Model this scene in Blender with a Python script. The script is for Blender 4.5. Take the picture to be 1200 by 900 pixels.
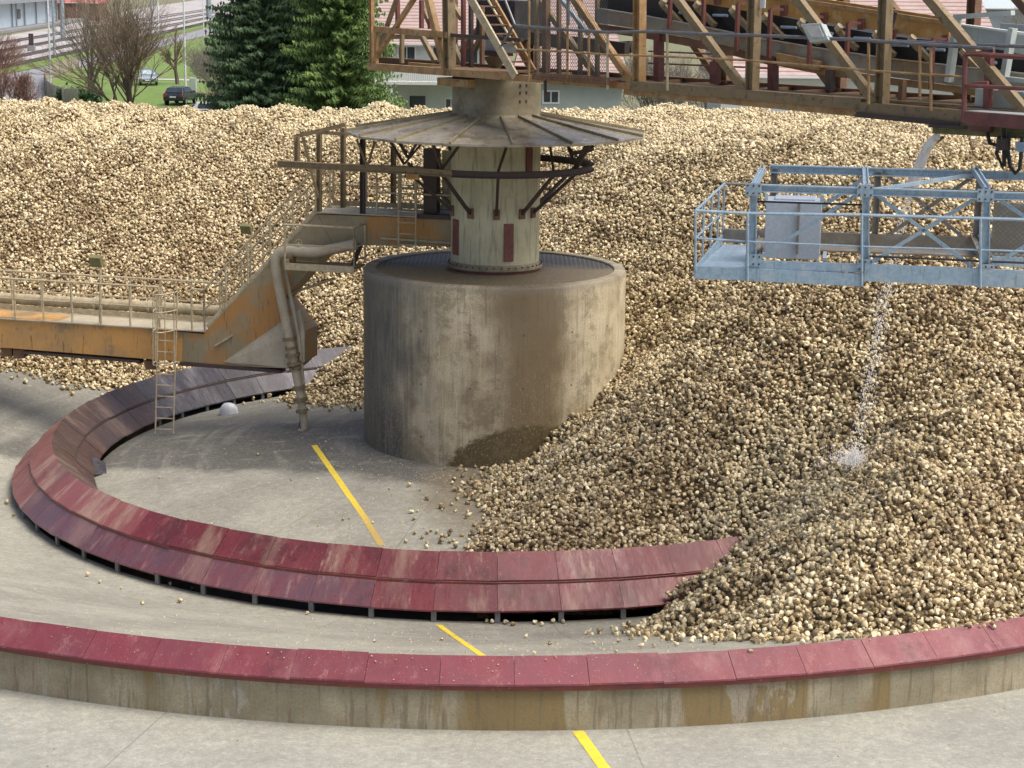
import bpy, math, random
import numpy as np
from mathutils import Vector, Matrix, Euler
random.seed(7); rng = np.random.default_rng(11)
for o in list(bpy.data.objects): bpy.data.objects.remove(o)
SC = bpy.context.scene
COL = SC.collection
R = math.radians

# ------------------------------------------------------------ camera
F, P, RO = 2192.3, R(12.236), R(.673)
CP = Vector((.453, -45.172, 11.11))
cd = bpy.data.cameras.new('camera'); cam = bpy.data.objects.new('camera', cd); COL.objects.link(cam)
cd.sensor_width = 36; cd.lens = 36*F/1200; cd.clip_start = .5; cd.clip_end = 6000
fw = Vector((0, math.cos(P), -math.sin(P))); up0 = Vector((0, math.sin(P), math.cos(P))); rt0 = Vector((1, 0, 0))
rt = rt0*math.cos(RO) + up0*math.sin(RO); up = -rt0*math.sin(RO) + up0*math.cos(RO)
cam.matrix_world = Matrix(((rt.x, up.x, -fw.x, CP.x), (rt.y, up.y, -fw.y, CP.y), (rt.z, up.z, -fw.z, CP.z), (0, 0, 0, 1)))
SC.camera = cam
# ------------------------------------------------------------ world, sun, exposure
SUN_EL, SUN_AZ = 60, -20          # azimuth of the sun seen from the tower, degrees from +X
W = bpy.data.worlds.new('World'); SC.world = W; W.use_nodes = True
nt = W.node_tree; nt.nodes.clear()
wo = nt.nodes.new('ShaderNodeOutputWorld'); bg = nt.nodes.new('ShaderNodeBackground'); sk = nt.nodes.new('ShaderNodeTexSky')
sk.sky_type = 'NISHITA'; sk.sun_disc = False; sk.sun_elevation = R(SUN_EL); sk.sun_rotation = R(90-SUN_AZ)
sk.air_density = .7; sk.dust_density = 6.0; sk.ozone_density = .6
bg.inputs['Strength'].default_value = .135
nt.links.new(sk.outputs[0], bg.inputs[0]); nt.links.new(bg.outputs[0], wo.inputs[0])
sd = bpy.data.lights.new('sun', 'SUN'); sun = bpy.data.objects.new('sun', sd); COL.objects.link(sun)
sd.energy = 1.7; sd.angle = R(40); sd.color = (1, .965, .88)
sdir = Vector((math.cos(R(SUN_EL))*math.cos(R(SUN_AZ)), math.cos(R(SUN_EL))*math.sin(R(SUN_AZ)), math.sin(R(SUN_EL))))
sun.rotation_euler = sdir.to_track_quat('Z', 'Y').to_euler()
SC.view_settings.view_transform = 'Standard'; SC.view_settings.look = 'None'
SC.view_settings.exposure = .60; SC.view_settings.gamma = 1
SC.render.engine = 'CYCLES'

# ------------------------------------------------------------ tracing helpers: a pixel of the photo put on a real plane
def ray(x, y):
    a, b = x-600, y-450
    u = a*math.cos(RO)+b*math.sin(RO); v = -a*math.sin(RO)+b*math.cos(RO)
    return Vector((u, F*math.cos(P)-v*math.sin(P), -F*math.sin(P)-v*math.cos(P)))/F
def at_z(x, y, z):
    d = ray(x, y); return CP + d*((z-CP.z)/d.z)
def at_d(x, y, D):
    d = ray(x, y); return CP + d*(D/d.y)
def at_pl(x, y, m, n):            # vertical plane {p : p.m = n}
    d = ray(x, y); t = (n-CP.xy.dot(m))/d.xy.dot(m); return CP + d*t
def gz(x, y):
    r = np.hypot(x, y)
    return np.interp(r, [0, 3.2, 7, 9.4, 9.74, 9.76, 11.42, 11.44, 11.8, 12.7, 19.3, 19.35, 19.64, 19.66], [0, 0, -.34, -.66, -.76, -1.15, -1.15, -.82, -.81, -.64, 1.36, 1.36, 1.36, .41])
def on_ground(x, y):
    d = ray(x, y); t = 20
    while t < 400:
        p = CP+d*t
        if p.z < gz(p.x, p.y): return p
        t += .03
    return p

# ------------------------------------------------------------ materials
MATS = {}
class NT:
    def __init__(s, name):
        s.m = bpy.data.materials.new(name); s.m.use_nodes = True; s.t = s.m.node_tree; s.t.nodes.clear()
        s.out = s.n('ShaderNodeOutputMaterial'); s.b = s.n('ShaderNodeBsdfPrincipled'); s.l(s.b.outputs[0], s.out.inputs[0])
        s.tc = s.n('ShaderNodeTexCoord'); MATS[name] = s.m
    def n(s, t, **k):
        q = s.t.nodes.new(t)
        for a, v in k.items(): setattr(q, a, v)
        return q
    def l(s, a, b): s.t.links.new(a, b)
    def sock(s, i, v):
        if isinstance(v, bpy.types.NodeSocket): s.l(v, i)
        elif isinstance(v, (tuple, list)) and len(v) == 3 and i.type == 'RGBA': i.default_value = (*v, 1)
        else: i.default_value = v
    def noise(s, scale, detail=5, rough=.6, stretch=(1, 1, 1), off=0, vec=None, dist=0):
        mp = s.n('ShaderNodeMapping'); mp.inputs['Scale'].default_value = stretch; mp.inputs['Location'].default_value = (off, off*.7, off*.3)
        s.l(vec or s.tc.outputs['Object'], mp.inputs[0])
        q = s.n('ShaderNodeTexNoise'); q.inputs['Scale'].default_value = scale; q.inputs['Detail'].default_value = detail
        q.inputs['Roughness'].default_value = rough; q.inputs['Distortion'].default_value = dist; s.l(mp.outputs[0], q.inputs[0]); return q.outputs[0]
    def rng(s, v, a, b, c=0, d=1, smooth=True):
        q = s.n('ShaderNodeMapRange'); q.interpolation_type = 'SMOOTHSTEP' if smooth else 'LINEAR'
        s.l(v, q.inputs[0])
        for i, x in zip((1, 2, 3, 4), (a, b, c, d)): q.inputs[i].default_value = x
        return q.outputs[0]
    def math(s, op, a, b=0, c=0):
        q = s.n('ShaderNodeMath', operation=op)
        for i, x in enumerate((a, b, c)): s.sock(q.inputs[i], x)
        return q.outputs[0]
    def mix(s, f, a, b, bt='MIX'):
        q = s.n('ShaderNodeMix', data_type='RGBA', blend_type=bt)
        s.sock(q.inputs[0], f); s.sock(q.inputs[6], a); s.sock(q.inputs[7], b); return q.outputs[2]
    def xyz(s):
        q = s.n('ShaderNodeSeparateXYZ'); s.l(s.tc.outputs['Object'], q.inputs[0]); return q.outputs
    def fin(s, col, rough=.7, metal=0, bump=None, bs=.3, bd=.02):
        s.sock(s.b.inputs['Base Color'], col); s.sock(s.b.inputs['Roughness'], rough); s.sock(s.b.inputs['Metallic'], metal)
        if bump is not None:
            q = s.n('ShaderNodeBump'); q.inputs['Strength'].default_value = bs; q.inputs['Distance'].default_value = bd
            s.l(bump, q.inputs['Height']); s.l(q.outputs[0], s.b.inputs['Normal'])
        return s.m

def pm(name, c1, c2, scale=3, rough=.7, metal=0, bump=.3, stretch=(1, 1, 1), stains=(), bd=.01, fine=40):
    s = NT(name); v = s.noise(scale, 8, .65, stretch)
    col = s.mix(s.rng(v, .35, .65), c1, c2)
    for i, (c, sc, lo, hi, st, amt) in enumerate(stains):
        w = s.noise(sc, 7, .65, st, off=3.7*(i+1)); col = s.mix(s.math('MULTIPLY', s.rng(w, lo, hi), amt), col, c)
    g = s.noise(fine, 4, .7, off=9)
    col = s.mix(s.rng(g, .3, .8, 0, .35), col, tuple(x*.6 for x in c1))
    r = s.rng(v, .3, .7, max(rough-.12, .05), min(rough+.12, 1), False)
    return s.fin(col, r, metal, g, bump, bd)

V3 = (6, 6, .5)     # vertical streaks
pm('old_paint_beige', (.50, .45, .33), (.40, .35, .25), 2.5, .6, stains=[((.14, .09, .04), 5, .58, .72, V3, .7), ((.42, .39, .30), 4, .55, .7, (1, 1, 1), .5)])
pm('girder_ochre', (.60, .32, .09), (.42, .26, .11), 1.1, .55, stains=[((.10, .055, .03), 5, .57, .66, (4, 4, .35), .9), ((.20, .16, .10), .9, .50, .60, (1, 1, 1), .8), ((.47, .36, .2), 7, .6, .7, (4, 4, .5), .5)])
pm('girder_olive', (.27, .23, .14), (.35, .29, .18), 1.3, .6, stains=[((.46, .22, .05), .6, .46, .58, (1, 1, 1), .9), ((.10, .08, .045), 5, .55, .68, (4, 4, .4), .6)])
pm('rust_light', (.42, .27, .12), (.28, .155, .065), 3, .75, stains=[((.42, .31, .18), 4, .5, .62, (1, 1, 1), .75), ((.07, .035, .02), 7, .58, .68, (1, 1, 1), .7)])
pm('rust_dark', (.14, .08, .05), (.20, .115, .065), 4, .8, stains=[((.30, .20, .11), 5, .56, .68, (1, 1, 1), .6)])
pm('rust_olive', (.20, .155, .085), (.27, .20, .115), 4, .75, stains=[((.08, .05, .03), 8, .55, .65, (1, 1, 1), .7)])
pm('red_primer', (.19, .065, .055), (.13, .05, .045), 4, .6, stains=[((.30, .16, .11), 8, .58, .7, (1, 1, 1), .5)])
pm('rail_grey', (.13, .14, .16), (.20, .20, .20), 8, .45, .3, stains=[((.22, .14, .08), 9, .58, .68, (1, 1, 1), .6)])
pm('rail_tan', (.52, .45, .30), (.38, .31, .19), 8, .6, stains=[((.12, .07, .04), 12, .6, .68, (1, 1, 1), .6)])
pm('galvanised', (.36, .49, .60), (.27, .38, .49), 14, .45, .35, .1, stains=[((.50, .56, .60), 3, .5, .65, (1, 1, 1), .6), ((.20, .20, .17), 5, .55, .66, V3, .6), ((.24, .16, .09), 9, .62, .70, (1, 1, 1), .6)])
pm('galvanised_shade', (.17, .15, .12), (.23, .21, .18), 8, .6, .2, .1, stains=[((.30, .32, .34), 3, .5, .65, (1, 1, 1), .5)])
pm('galv_box', (.47, .54, .63), (.40, .46, .55), 18, .4, .3, .05)
pm('dark_steel', (.045, .035, .032), (.075, .05, .045), 6, .6)
pm('black_rubber', (.012, .012, .014), (.022, .022, .024), 5, .55, stains=[((.09, .075, .06), 4, .55, .7, (1, 1, 1), .5)])
pm('belt_cover', (.24, .235, .22), (.34, .32, .28), 2, .35, .4, stains=[((.30, .20, .10), 1.6, .50, .62, (1, 1, 1), .85)])
pm('skirt_yellow', (.50, .27, .07), (.42, .22, .06), 3, .6, stains=[((.55, .38, .17), 5, .5, .62, (1, 1, 1), .7), ((.16, .09, .04), 9, .6, .7, (1, 1, 1), .6)])
pm('paint_grey_green', (.42, .48, .46), (.50, .55, .53), 3, .5, stains=[((.28, .28, .24), 8, .6, .72, V3, .6)])
pm('column_paint', (.55, .53, .37), (.45, .43, .28), 1.5, .5, stains=[((.22, .23, .14), 3.0, .48, .66, (4, 4, .35), .85), ((.58, .56, .42), 5, .55, .7, (4, 4, .3), .5), ((.13, .11, .06), 6, .62, .72, (4, 4, .5), .7)])
pm('cylinder_dirt', (.27, .235, .155), (.20, .17, .10), 2, .65, stains=[((.10, .075, .04), 2.2, .50, .66, (1, 1, 1), .6), ((.36, .33, .24), 7, .58, .68, (1, 1, 1), .7)])
pm('canopy_sheet', (.40, .37, .30), (.28, .25, .19), 2.2, .27, .25, stains=[((.13, .10, .06), 1.5, .48, .62, (1, 1, 1), .75), ((.50, .48, .42), 26, .62, .68, (1, 1, 1), .7)])
pm('maroon_dark', (.115, .028, .024), (.19, .04, .035), 3, .45, stains=[((.28, .2, .15), 9, .6, .68, (1, 1, 1), .6)])
pm('asphalt_far', (.22, .23, .25), (.27, .28, .29), .3, .8)
pm('ballast', (.36, .35, .35), (.46, .44, .43), .15, .95, stains=[((.22, .18, .16), .08, .5, .65, (1, 1, 1), .6)])
pm('steel_rail', (.09, .08, .08), (.14, .12, .11), 1, .5, .4)
pm('grass', (.11, .20, .035), (.17, .26, .06), .8, .95, stains=[((.20, .20, .09), .3, .48, .6, (1, 1, 1), .7), ((.08, .13, .03), 1.5, .5, .62, (1, 1, 1), .6)], bd=.05, fine=4)
pm('grating_dark', (.02, .02, .02), (.04, .035, .03), 4, .7)
pm('terrain_soil', (.16, .18, .09), (.20, .18, .12), .05, .95, fine=2)
pm('white_render', (.60, .66, .64), (.54, .59, .57), .6, .8)
pm('white_paint', (.78, .80, .79), (.7, .72, .71), 2, .6)
pm('blue_white_wall', (.62, .74, .80), (.56, .68, .76), .4, .7)
pm('green_render', (.42, .47, .43), (.36, .41, .38), .8, .8)
pm('bark', (.10, .08, .06), (.15, .12, .09), 5, .9, fine=15)
pm('twig', (.17, .13, .09), (.24, .19, .13), 2, .9)
pm('twig_red', (.20, .10, .07), (.26, .16, .12), 2, .9)
pm('twig_grey', (.20, .18, .15), (.27, .25, .22), 2, .9)
pm('wood_fence', (.36, .33, .26), (.28, .26, .20), 1, .85, stretch=(4, 4, .4))
pm('pole_white', (.70, .73, .75), (.6, .63, .65), 2, .5)
pm('pole_grey', (.28, .34, .38), (.34, .39, .42), 2, .5, .3)
pm('car_paint_dark', (.045, .055, .07), (.05, .06, .08), 3, .25, .4, .02)
pm('car_paint_silver', (.30, .37, .42), (.28, .35, .4), 3, .3, .4, .02)
pm('car_paint_white', (.75, .77, .8), (.7, .72, .75), 3, .3, 0, .02)
pm('tyre', (.02, .02, .02), (.03, .03, .03), 8, .85)
pm('glass_dark', (.03, .045, .055), (.05, .07, .08), 2, .08, 0, 0)
pm('glass_pale', (.45, .55, .60), (.35, .45, .50), 4, .1, 0, 0)
_s = NT('yellow_paint'); _x, _y, _z = _s.xyz(); _v = _s.noise(9, 7, .8); _w = _s.noise(28, 5, .8, off=3)
_c = _s.mix(_s.rng(_v, .4, .6), (.82, .62, .03), (.70, .50, .03)); _c = _s.mix(_s.math('MULTIPLY', _s.rng(_w, .53, .62), .75), _c, (.40, .36, .24))
_m = _s.math('MULTIPLY', _s.rng(_y, -4.6, -7.4), _s.rng(_y, -9.0, -8.6)); _c = _s.mix(_s.math('MULTIPLY', _m, .8), _c, (.36, .24, .10))
_s.fin(_c, .65, 0, _w, .3, .01)
pm('plastic_pale', (.62, .66, .70), (.55, .58, .62), 4, .3)
pm('lamp_glass', (.55, .56, .54), (.7, .7, .68), 3, .1, 0, 0)
pm('tail_red', (.45, .02, .02), (.35, .02, .02), 4, .3)
pm('crumb', (.62, .52, .32), (.30, .22, .12), 1.5, .8)
pm('puddle_mud', (.12, .085, .04), (.16, .115, .055), 3, .25)
pm('olive_plate', (.20, .185, .075), (.15, .14, .06), 6, .6)

def roof_mat(name, a, b, g):
    s = NT(name); x, y, z = s.xyz()
    zz = s.math('FRACT', s.math('MULTIPLY', z, 4.6)); xx = s.math('FRACT', s.math('MULTIPLY', s.math('ADD', x, y), 1.1))
    v = s.noise(1.2, 6); col = s.mix(s.rng(v, .3, .7), a, b)
    col = s.mix(s.math('MULTIPLY', s.rng(zz, .0, .45, 1, 0), .85), col, g)
    return s.fin(col, .8, 0, zz, .6, .05)
roof_mat('pink_tiles', (.44, .32, .30), (.54, .42, .39), (.13, .08, .075))
roof_mat('red_tiles', (.42, .12, .10), (.5, .2, .17), (.2, .06, .05))

# concrete floor of the pan: radial joints, sweeping marks, dark belt
def floor_mat(name, light, mid, dark, radial=True, dark_marks=True, rough=.8):
    light = tuple(c*1.12 for c in light); mid = tuple(c*1.08 for c in mid)
    s = NT(name); x, y, z = s.xyz()
    r = s.math('SQRT', s.math('ADD', s.math('MULTIPLY', x, x), s.math('MULTIPLY', y, y)))
    th = s.math('ARCTAN2', y, x)
    cv = s.n('ShaderNodeCombineXYZ'); s.l(s.math('MULTIPLY', th, 1.2), cv.inputs[0]); s.l(s.math('MULTIPLY', r, 1.7), cv.inputs[1])
    v = s.noise(.45, 8, .65); sw = s.noise(1.3, 6, .6, vec=cv.outputs[0], dist=.6)
    col = s.mix(s.rng(v, .36, .64), light, mid)
    col = s.mix(s.math('MULTIPLY', s.rng(sw, .5, .66), .22), col, tuple(c*1.12 for c in light))
    if dark_marks:
        # a darker area on the floor west and north of the drum
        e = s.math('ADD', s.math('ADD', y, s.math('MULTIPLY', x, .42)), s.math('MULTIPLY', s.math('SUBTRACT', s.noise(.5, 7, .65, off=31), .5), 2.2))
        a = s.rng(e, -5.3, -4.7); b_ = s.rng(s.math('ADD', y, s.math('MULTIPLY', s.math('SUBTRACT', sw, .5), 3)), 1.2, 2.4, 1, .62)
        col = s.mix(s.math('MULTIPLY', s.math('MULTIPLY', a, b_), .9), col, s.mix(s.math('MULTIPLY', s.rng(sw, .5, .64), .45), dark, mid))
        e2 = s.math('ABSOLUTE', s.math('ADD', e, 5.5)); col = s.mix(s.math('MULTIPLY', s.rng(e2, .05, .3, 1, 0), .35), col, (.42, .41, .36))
        # brown run-off in front of the drum
        dx = s.math('SUBTRACT', x, .1); dy = s.math('ADD', y, 4.6)
        q = s.math('ADD', s.math('MULTIPLY', dx, dx), s.math('MULTIPLY', s.math('MULTIPLY', dy, dy), .35))
        q = s.math('ADD', q, s.math('MULTIPLY', s.math('SUBTRACT', s.noise(1.1, 5), .5), 4))
        col = s.mix(s.math('MULTIPLY', s.rng(q, 1.0, 4.2, 1, 0), .85), col, (.20, .15, .08))
    w2 = s.noise(2.6, 7, .7, off=4); col = s.mix(s.math('MULTIPLY', s.rng(w2, .56, .7), .35), col, dark)
    w3 = s.noise(1.4, 8, .75, off=8, stretch=(.6, 1.6, 1)); col = s.mix(s.math('MULTIPLY', s.rng(w3, .54, .66), .45), col, tuple(c*1.2 for c in light))
    if radial:
        k = s.math('FRACT', s.math('ADD', s.math('MULTIPLY', s.math('ADD', th, R(103.6+360)), 18/(2*math.pi)), 0))
        dd = s.math('MULTIPLY', s.math('MINIMUM', k, s.math('SUBTRACT', 1, k)), s.math('MULTIPLY', r, 2*math.pi/18))
        wv = s.math('ADD', dd, s.math('MULTIPLY', s.math('SUBTRACT', s.noise(7), .5), .015))
        jl = s.rng(wv, .004, .02, 1, 0)
    else:
        xr = s.math('ADD', s.math('MULTIPLY', x, .62), s.math('MULTIPLY', y, .32)); yr = s.math('ADD', s.math('MULTIPLY', x, -.5), s.math('MULTIPLY', y, .86))
        kx = s.math('FRACT', s.math('ADD', s.math('DIVIDE', xr, 3.2), .35)); dd = s.math('MULTIPLY', s.math('MINIMUM', kx, s.math('SUBTRACT', 1, kx)), 3.2)
        jl = s.rng(dd, .006, .022, 1, 0)
    col = s.mix(s.math('MULTIPLY', jl, .55), col, (.09, .08, .065))
    g = s.noise(30, 6, .85, off=2); col = s.mix(s.rng(g, .45, .68, 0, .55), col, tuple(c*.45 for c in mid))
    sp = s.noise(11, 7, .85, off=5); col = s.mix(s.rng(sp, .53, .64, 0, .6), col, tuple(min(1, c*1.4) for c in light))
    gr = s.noise(7, 9, .95, off=25); col = s.mix(s.rng(gr, .40, .60, .55, 0), col, tuple(c*.55 for c in mid))
    sp = s.noise(5, 7, .8, off=15); col = s.mix(s.rng(sp, .54, .66, 0, .4), col, tuple(c*.6 for c in mid))
    rg = s.rng(v, .3, .7, rough-.2, rough, False)
    return s.fin(col, rg, 0, g, .35, .012)
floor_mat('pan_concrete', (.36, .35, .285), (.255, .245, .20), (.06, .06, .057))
floor_mat('yard_concrete', (.36, .36, .305), (.29, .29, .25), (.19, .19, .165), dark_marks=False)

# drum concrete
def drum_mat():
    s = NT('drum_concrete'); x, y, z = s.xyz(); th = s.math('ARCTAN2', y, x)
    cv = s.n('ShaderNodeCombineXYZ'); s.l(s.math('MULTIPLY', th, 3.2), cv.inputs[0]); s.l(z, cv.inputs[2])
    c = cv.outputs[0]
    v = s.noise(1.0, 6, .6, vec=c); col = s.mix(s.rng(v, .35, .65), (.56, .49, .33), (.37, .31, .19))
    st = s.noise(5, 6, .6, (2.2, 1, .16), vec=c); col = s.mix(s.math('MULTIPLY', s.rng(st, .47, .62), .38), col, (.60, .54, .40))
    st2 = s.noise(9, 5, .6, (2.0, 1, .10), vec=c, off=5); col = s.mix(s.math('MULTIPLY', s.rng(st2, .54, .66), .45), col, (.14, .12, .08))
    # dark grey algae on the west flank
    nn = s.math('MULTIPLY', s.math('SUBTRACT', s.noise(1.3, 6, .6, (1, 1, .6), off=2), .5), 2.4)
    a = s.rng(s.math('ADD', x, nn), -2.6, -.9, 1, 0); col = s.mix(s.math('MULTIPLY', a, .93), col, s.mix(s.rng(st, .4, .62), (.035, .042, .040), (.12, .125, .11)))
    # brown damp column in the middle
    b1 = s.math('ABSOLUTE', s.math('SUBTRACT', x, .85)); b = s.rng(s.math('ADD', b1, s.math('MULTIPLY', nn, .55)), .35, 1.25, 1, 0)
    col = s.mix(s.math('MULTIPLY', b, .85), col, (.13, .085, .03))
    # round mud mark at the foot
    ex = s.math('DIVIDE', s.math('SUBTRACT', x, .95), 2.05); ez = s.math('DIVIDE', s.math('ADD', z, .25), 1.25)
    e = s.math('ADD', s.math('MULTIPLY', ex, ex), s.math('MULTIPLY', ez, ez))
    col = s.mix(s.math('MULTIPLY', s.rng(s.math('ADD', e, s.math('MULTIPLY', s.math('SUBTRACT', s.noise(4, 6, .7, vec=c, off=40), .5), .6)), .9, 1.06, 1, 0), s.math('LESS_THAN', y, 0)), col, (.095, .068, .024))
    # pale dried splashes
    lo = s.rng(z, .9, 3.2, 1, .15); sp = s.noise(26, 4, .8, (1, 1, .8), vec=c, off=1)
    col = s.mix(s.math('MULTIPLY', s.rng(sp, .56, .66), s.math('MULTIPLY', lo, .6)), col, (.55, .49, .37))
    rim = s.rng(z, 4.0, 4.2); col = s.mix(s.math('MULTIPLY', rim, .5), col, (.22, .20, .16))
    # formwork joints and tie holes
    k = s.math('FRACT', s.math('MULTIPLY', th, 14)); jl = s.rng(k, 0, .035, 1, 0); col = s.mix(s.math('MULTIPLY', jl, .4), col, (.12, .10, .08))
    uu = s.math('SUBTRACT', s.math('FRACT', s.math('MULTIPLY', th, 2.6)), .5); vv = s.math('SUBTRACT', s.math('FRACT', s.math('MULTIPLY', z, .8)), .5)
    dh = s.math('SQRT', s.math('ADD', s.math('MULTIPLY', s.math('MULTIPLY', uu, uu), 1.5), s.math('MULTIPLY', s.math('MULTIPLY', vv, vv), 1.56)))
    col = s.mix(s.math('MULTIPLY', s.rng(dh, .018, .035, 1, 0), .8), col, (.05, .045, .035))
    pt = s.noise(1.6, 8, .78, vec=c, off=21); col = s.mix(s.math('MULTIPLY', s.rng(pt, .50, .60), .55), col, (.17, .135, .08))
    g = s.noise(30, 5, .75, vec=c); col = s.mix(s.rng(g, .42, .72, 0, .55), col, (.10, .08, .05))
    s.fin(col, s.rng(st, .4, .6, .36, .7, False), 0, s.math('ADD', g, s.math('MULTIPLY', st, .6)), .35, .015)
drum_mat()
def wall_mat():
    s = NT('wall_concrete'); x, y, z = s.xyz(); th = s.math('ARCTAN2', y, x)
    cv = s.n('ShaderNodeCombineXYZ'); s.l(s.math('MULTIPLY', th, 19.6), cv.inputs[0]); s.l(z, cv.inputs[2]); c = cv.outputs[0]
    v = s.noise(1.1, 6, .6, vec=c); col = s.mix(s.rng(v, .35, .62), (.38, .34, .235), (.26, .23, .15))
    b = s.noise(.55, 5, .5, (1, 1, .15), vec=c, off=7); col = s.mix(s.math('MULTIPLY', s.rng(b, .51, .54), .85), col, (.23, .16, .055))
    b = s.noise(.8, 6, .7, (1, 1, .35), vec=c, off=13); col = s.mix(s.math('MULTIPLY', s.rng(b, .59, .62), .5), col, (.44, .42, .37))
    st = s.noise(7, 6, .6, (1.6, 1, .14), vec=c); col = s.mix(s.math('MULTIPLY', s.rng(st, .52, .64), .6), col, (.15, .12, .075))
    st = s.noise(11, 6, .6, (1.6, 1, .12), vec=c, off=3); col = s.mix(s.math('MULTIPLY', s.rng(st, .56, .66), .5), col, (.30, .17, .07))
    k = s.math('FRACT', s.math('MULTIPLY', th, 114/(2*math.pi)*.5)); col = s.mix(s.math('MULTIPLY', s.rng(k, 0, .012, 1, 0), .5), col, (.1, .08, .06))
    g = s.noise(24, 5, .8, vec=c); col = s.mix(s.rng(g, .4, .75, 0, .6), col, (.13, .11, .08))
    s.fin(col, .8, 0, g, .45, .015)
wall_mat()
def plate_mat(name, a, b, worn, rough=.42, amt=.7):
    s = NT(name); oi = s.n('ShaderNodeObjectInfo'); x, y, z = s.xyz()
    r = s.math('SQRT', s.math('ADD', s.math('MULTIPLY', x, x), s.math('MULTIPLY', y, y)))
    cv = s.n('ShaderNodeCombineXYZ'); s.l(s.math('MULTIPLY', s.math('ARCTAN2', y, x), 11), cv.inputs[0]); s.l(s.math('MULTIPLY', r, .3), cv.inputs[1])
    c = cv.outputs[0]
    v = s.noise(.9, 8, .7); col = s.mix(s.rng(v, .35, .65), a, b)
    col = s.mix(s.math('MULTIPLY', oi.outputs['Random'], .35), col, tuple(c_*.65 for c_ in a))
    w = s.noise(1.1, 8, .7, vec=c); col = s.mix(s.math('MULTIPLY', s.rng(w, .50, .66), amt), col, worn)
    w2 = s.noise(7, 7, .75, vec=c, off=4); col = s.mix(s.math('MULTIPLY', s.rng(w2, .55, .68), amt*.7), col, tuple(min(1, c_*1.3) for c_ in worn))
    w3 = s.noise(.7, 6, .7, off=9); col = s.mix(s.math('MULTIPLY', s.rng(w3, .53, .62), .5), col, tuple(c_*.45 for c_ in b))
    g = s.noise(34, 5, .85); col = s.mix(s.rng(g, .52, .68, 0, .55), col, tuple(c_*.45 for c_ in a))
    sp = s.noise(24, 5, .85, off=12); col = s.mix(s.rng(sp, .60, .68, 0, .65), col, (.50, .42, .30))
    s.fin(col, s.rng(w2, .35, .65, rough-.15, rough+.2, False), .1, g, .2, .01)
plate_mat('plate_maroon', (.165, .027, .033), (.115, .025, .033), (.29, .19, .14), rough=.36, amt=.65)
plate_mat('plate_mauve', (.17, .055, .065), (.12, .07, .09), (.30, .18, .15), rough=.32, amt=.6)
plate_mat('plate_pink', (.24, .065, .065), (.27, .095, .09), (.40, .28, .21), rough=.42)
plate_mat('plate_brown', (.085, .045, .038), (.06, .042, .042), (.19, .14, .11), rough=.4)
plate_mat('plate_wet', (.026, .022, .030), (.042, .036, .045), (.17, .165, .18), rough=.36, amt=.5)
plate_mat('plate_cap', (.19, .036, .048), (.15, .036, .05), (.33, .18, .17), rough=.45, amt=.4)

# beets
def beet_mats():
    for nm, base in (('beet_skin', 0), ('beet_flesh', 1)):
        s = NT(nm); oi = s.n('ShaderNodeObjectInfo'); at = s.n('ShaderNodeAttribute', attribute_type='INSTANCER', attribute_name='tone')
        rnd = oi.outputs['Random']; tone = at.outputs['Fac']
        q = s.n('ShaderNodeValToRGB'); s.l(rnd, q.inputs[0]); e = q.color_ramp.elements
        if base == 0:
            cs = [(0, (.085, .055, .026)), (.25, (.20, .14, .062)), (.5, (.34, .255, .125)), (.75, (.54, .43, .24)), (1, (.80, .71, .48))]
        else:
            cs = [(0, (.52, .41, .21)), (.5, (.78, .68, .42)), (1, (.88, .82, .60))]
        while len(e) < len(cs): e.new(.5)
        for el, (p_, c_) in zip(e, cs): el.position = p_; el.color = (*c_, 1)
        col = q.outputs[0]
        of = s.n('ShaderNodeVectorMath', operation='ADD'); cb = s.n('ShaderNodeCombineXYZ'); s.l(s.math('MULTIPLY', rnd, 37), cb.inputs[0])
        s.l(s.tc.outputs['Object'], of.inputs[0]); s.l(cb.outputs[0], of.inputs[1])
        v = s.noise(14, 5, .7, vec=of.outputs[0]); col = s.mix(s.math('MULTIPLY', s.rng(v, .51, .64), .75), col, (.11, .068, .03))
        v2 = s.noise(22, 4, .7, vec=of.outputs[0], off=4); col = s.mix(s.math('MULTIPLY', s.rng(v2, .55, .65), .6), col, (.72, .62, .42))
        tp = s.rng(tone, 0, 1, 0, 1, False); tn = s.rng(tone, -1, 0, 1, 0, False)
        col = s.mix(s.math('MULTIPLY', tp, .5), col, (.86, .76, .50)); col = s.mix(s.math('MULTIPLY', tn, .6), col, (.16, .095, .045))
        s.fin(col, .7, 0, v, .35, .01)
    s = NT('heap_soil'); v = s.noise(9, 6, .7); s.fin(s.mix(s.rng(v, .4, .6), (.10, .065, .035), (.24, .17, .09)), .95)
beet_mats()
def water_mat():
    s = NT('water_spray'); tr = s.n('ShaderNodeBsdfTransparent'); ms = s.n('ShaderNodeMixShader')
    v = s.noise(9, 5, .7, (1, 1, .35)); s.fin((.95, .95, .94), .4)
    s.l(s.rng(v, .35, .6, .7, 1.0), ms.inputs[0]); s.l(tr.outputs[0], ms.inputs[1]); s.l(s.b.outputs[0], ms.inputs[2]); s.l(ms.outputs[0], s.out.inputs[0])
water_mat()
def mesh_mat(name, col, k):
    s = NT(name); x, y, z = s.xyz(); h = s.math('ADD', s.math('MULTIPLY', x, .8), s.math('MULTIPLY', y, -.8))
    a = s.math('FRACT', s.math('MULTIPLY', s.math('ADD', h, z), k)); b = s.math('FRACT', s.math('MULTIPLY', s.math('SUBTRACT', h, z), k))
    m = s.math('LESS_THAN', s.math('MINIMUM', a, b), .2)
    tr = s.n('ShaderNodeBsdfTransparent'); ms = s.n('ShaderNodeMixShader'); s.fin(col, .6, .3)
    s.l(m, ms.inputs[0]); s.l(tr.outputs[0], ms.inputs[1]); s.l(s.b.outputs[0], ms.inputs[2]); s.l(ms.outputs[0], s.out.inputs[0])
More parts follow.
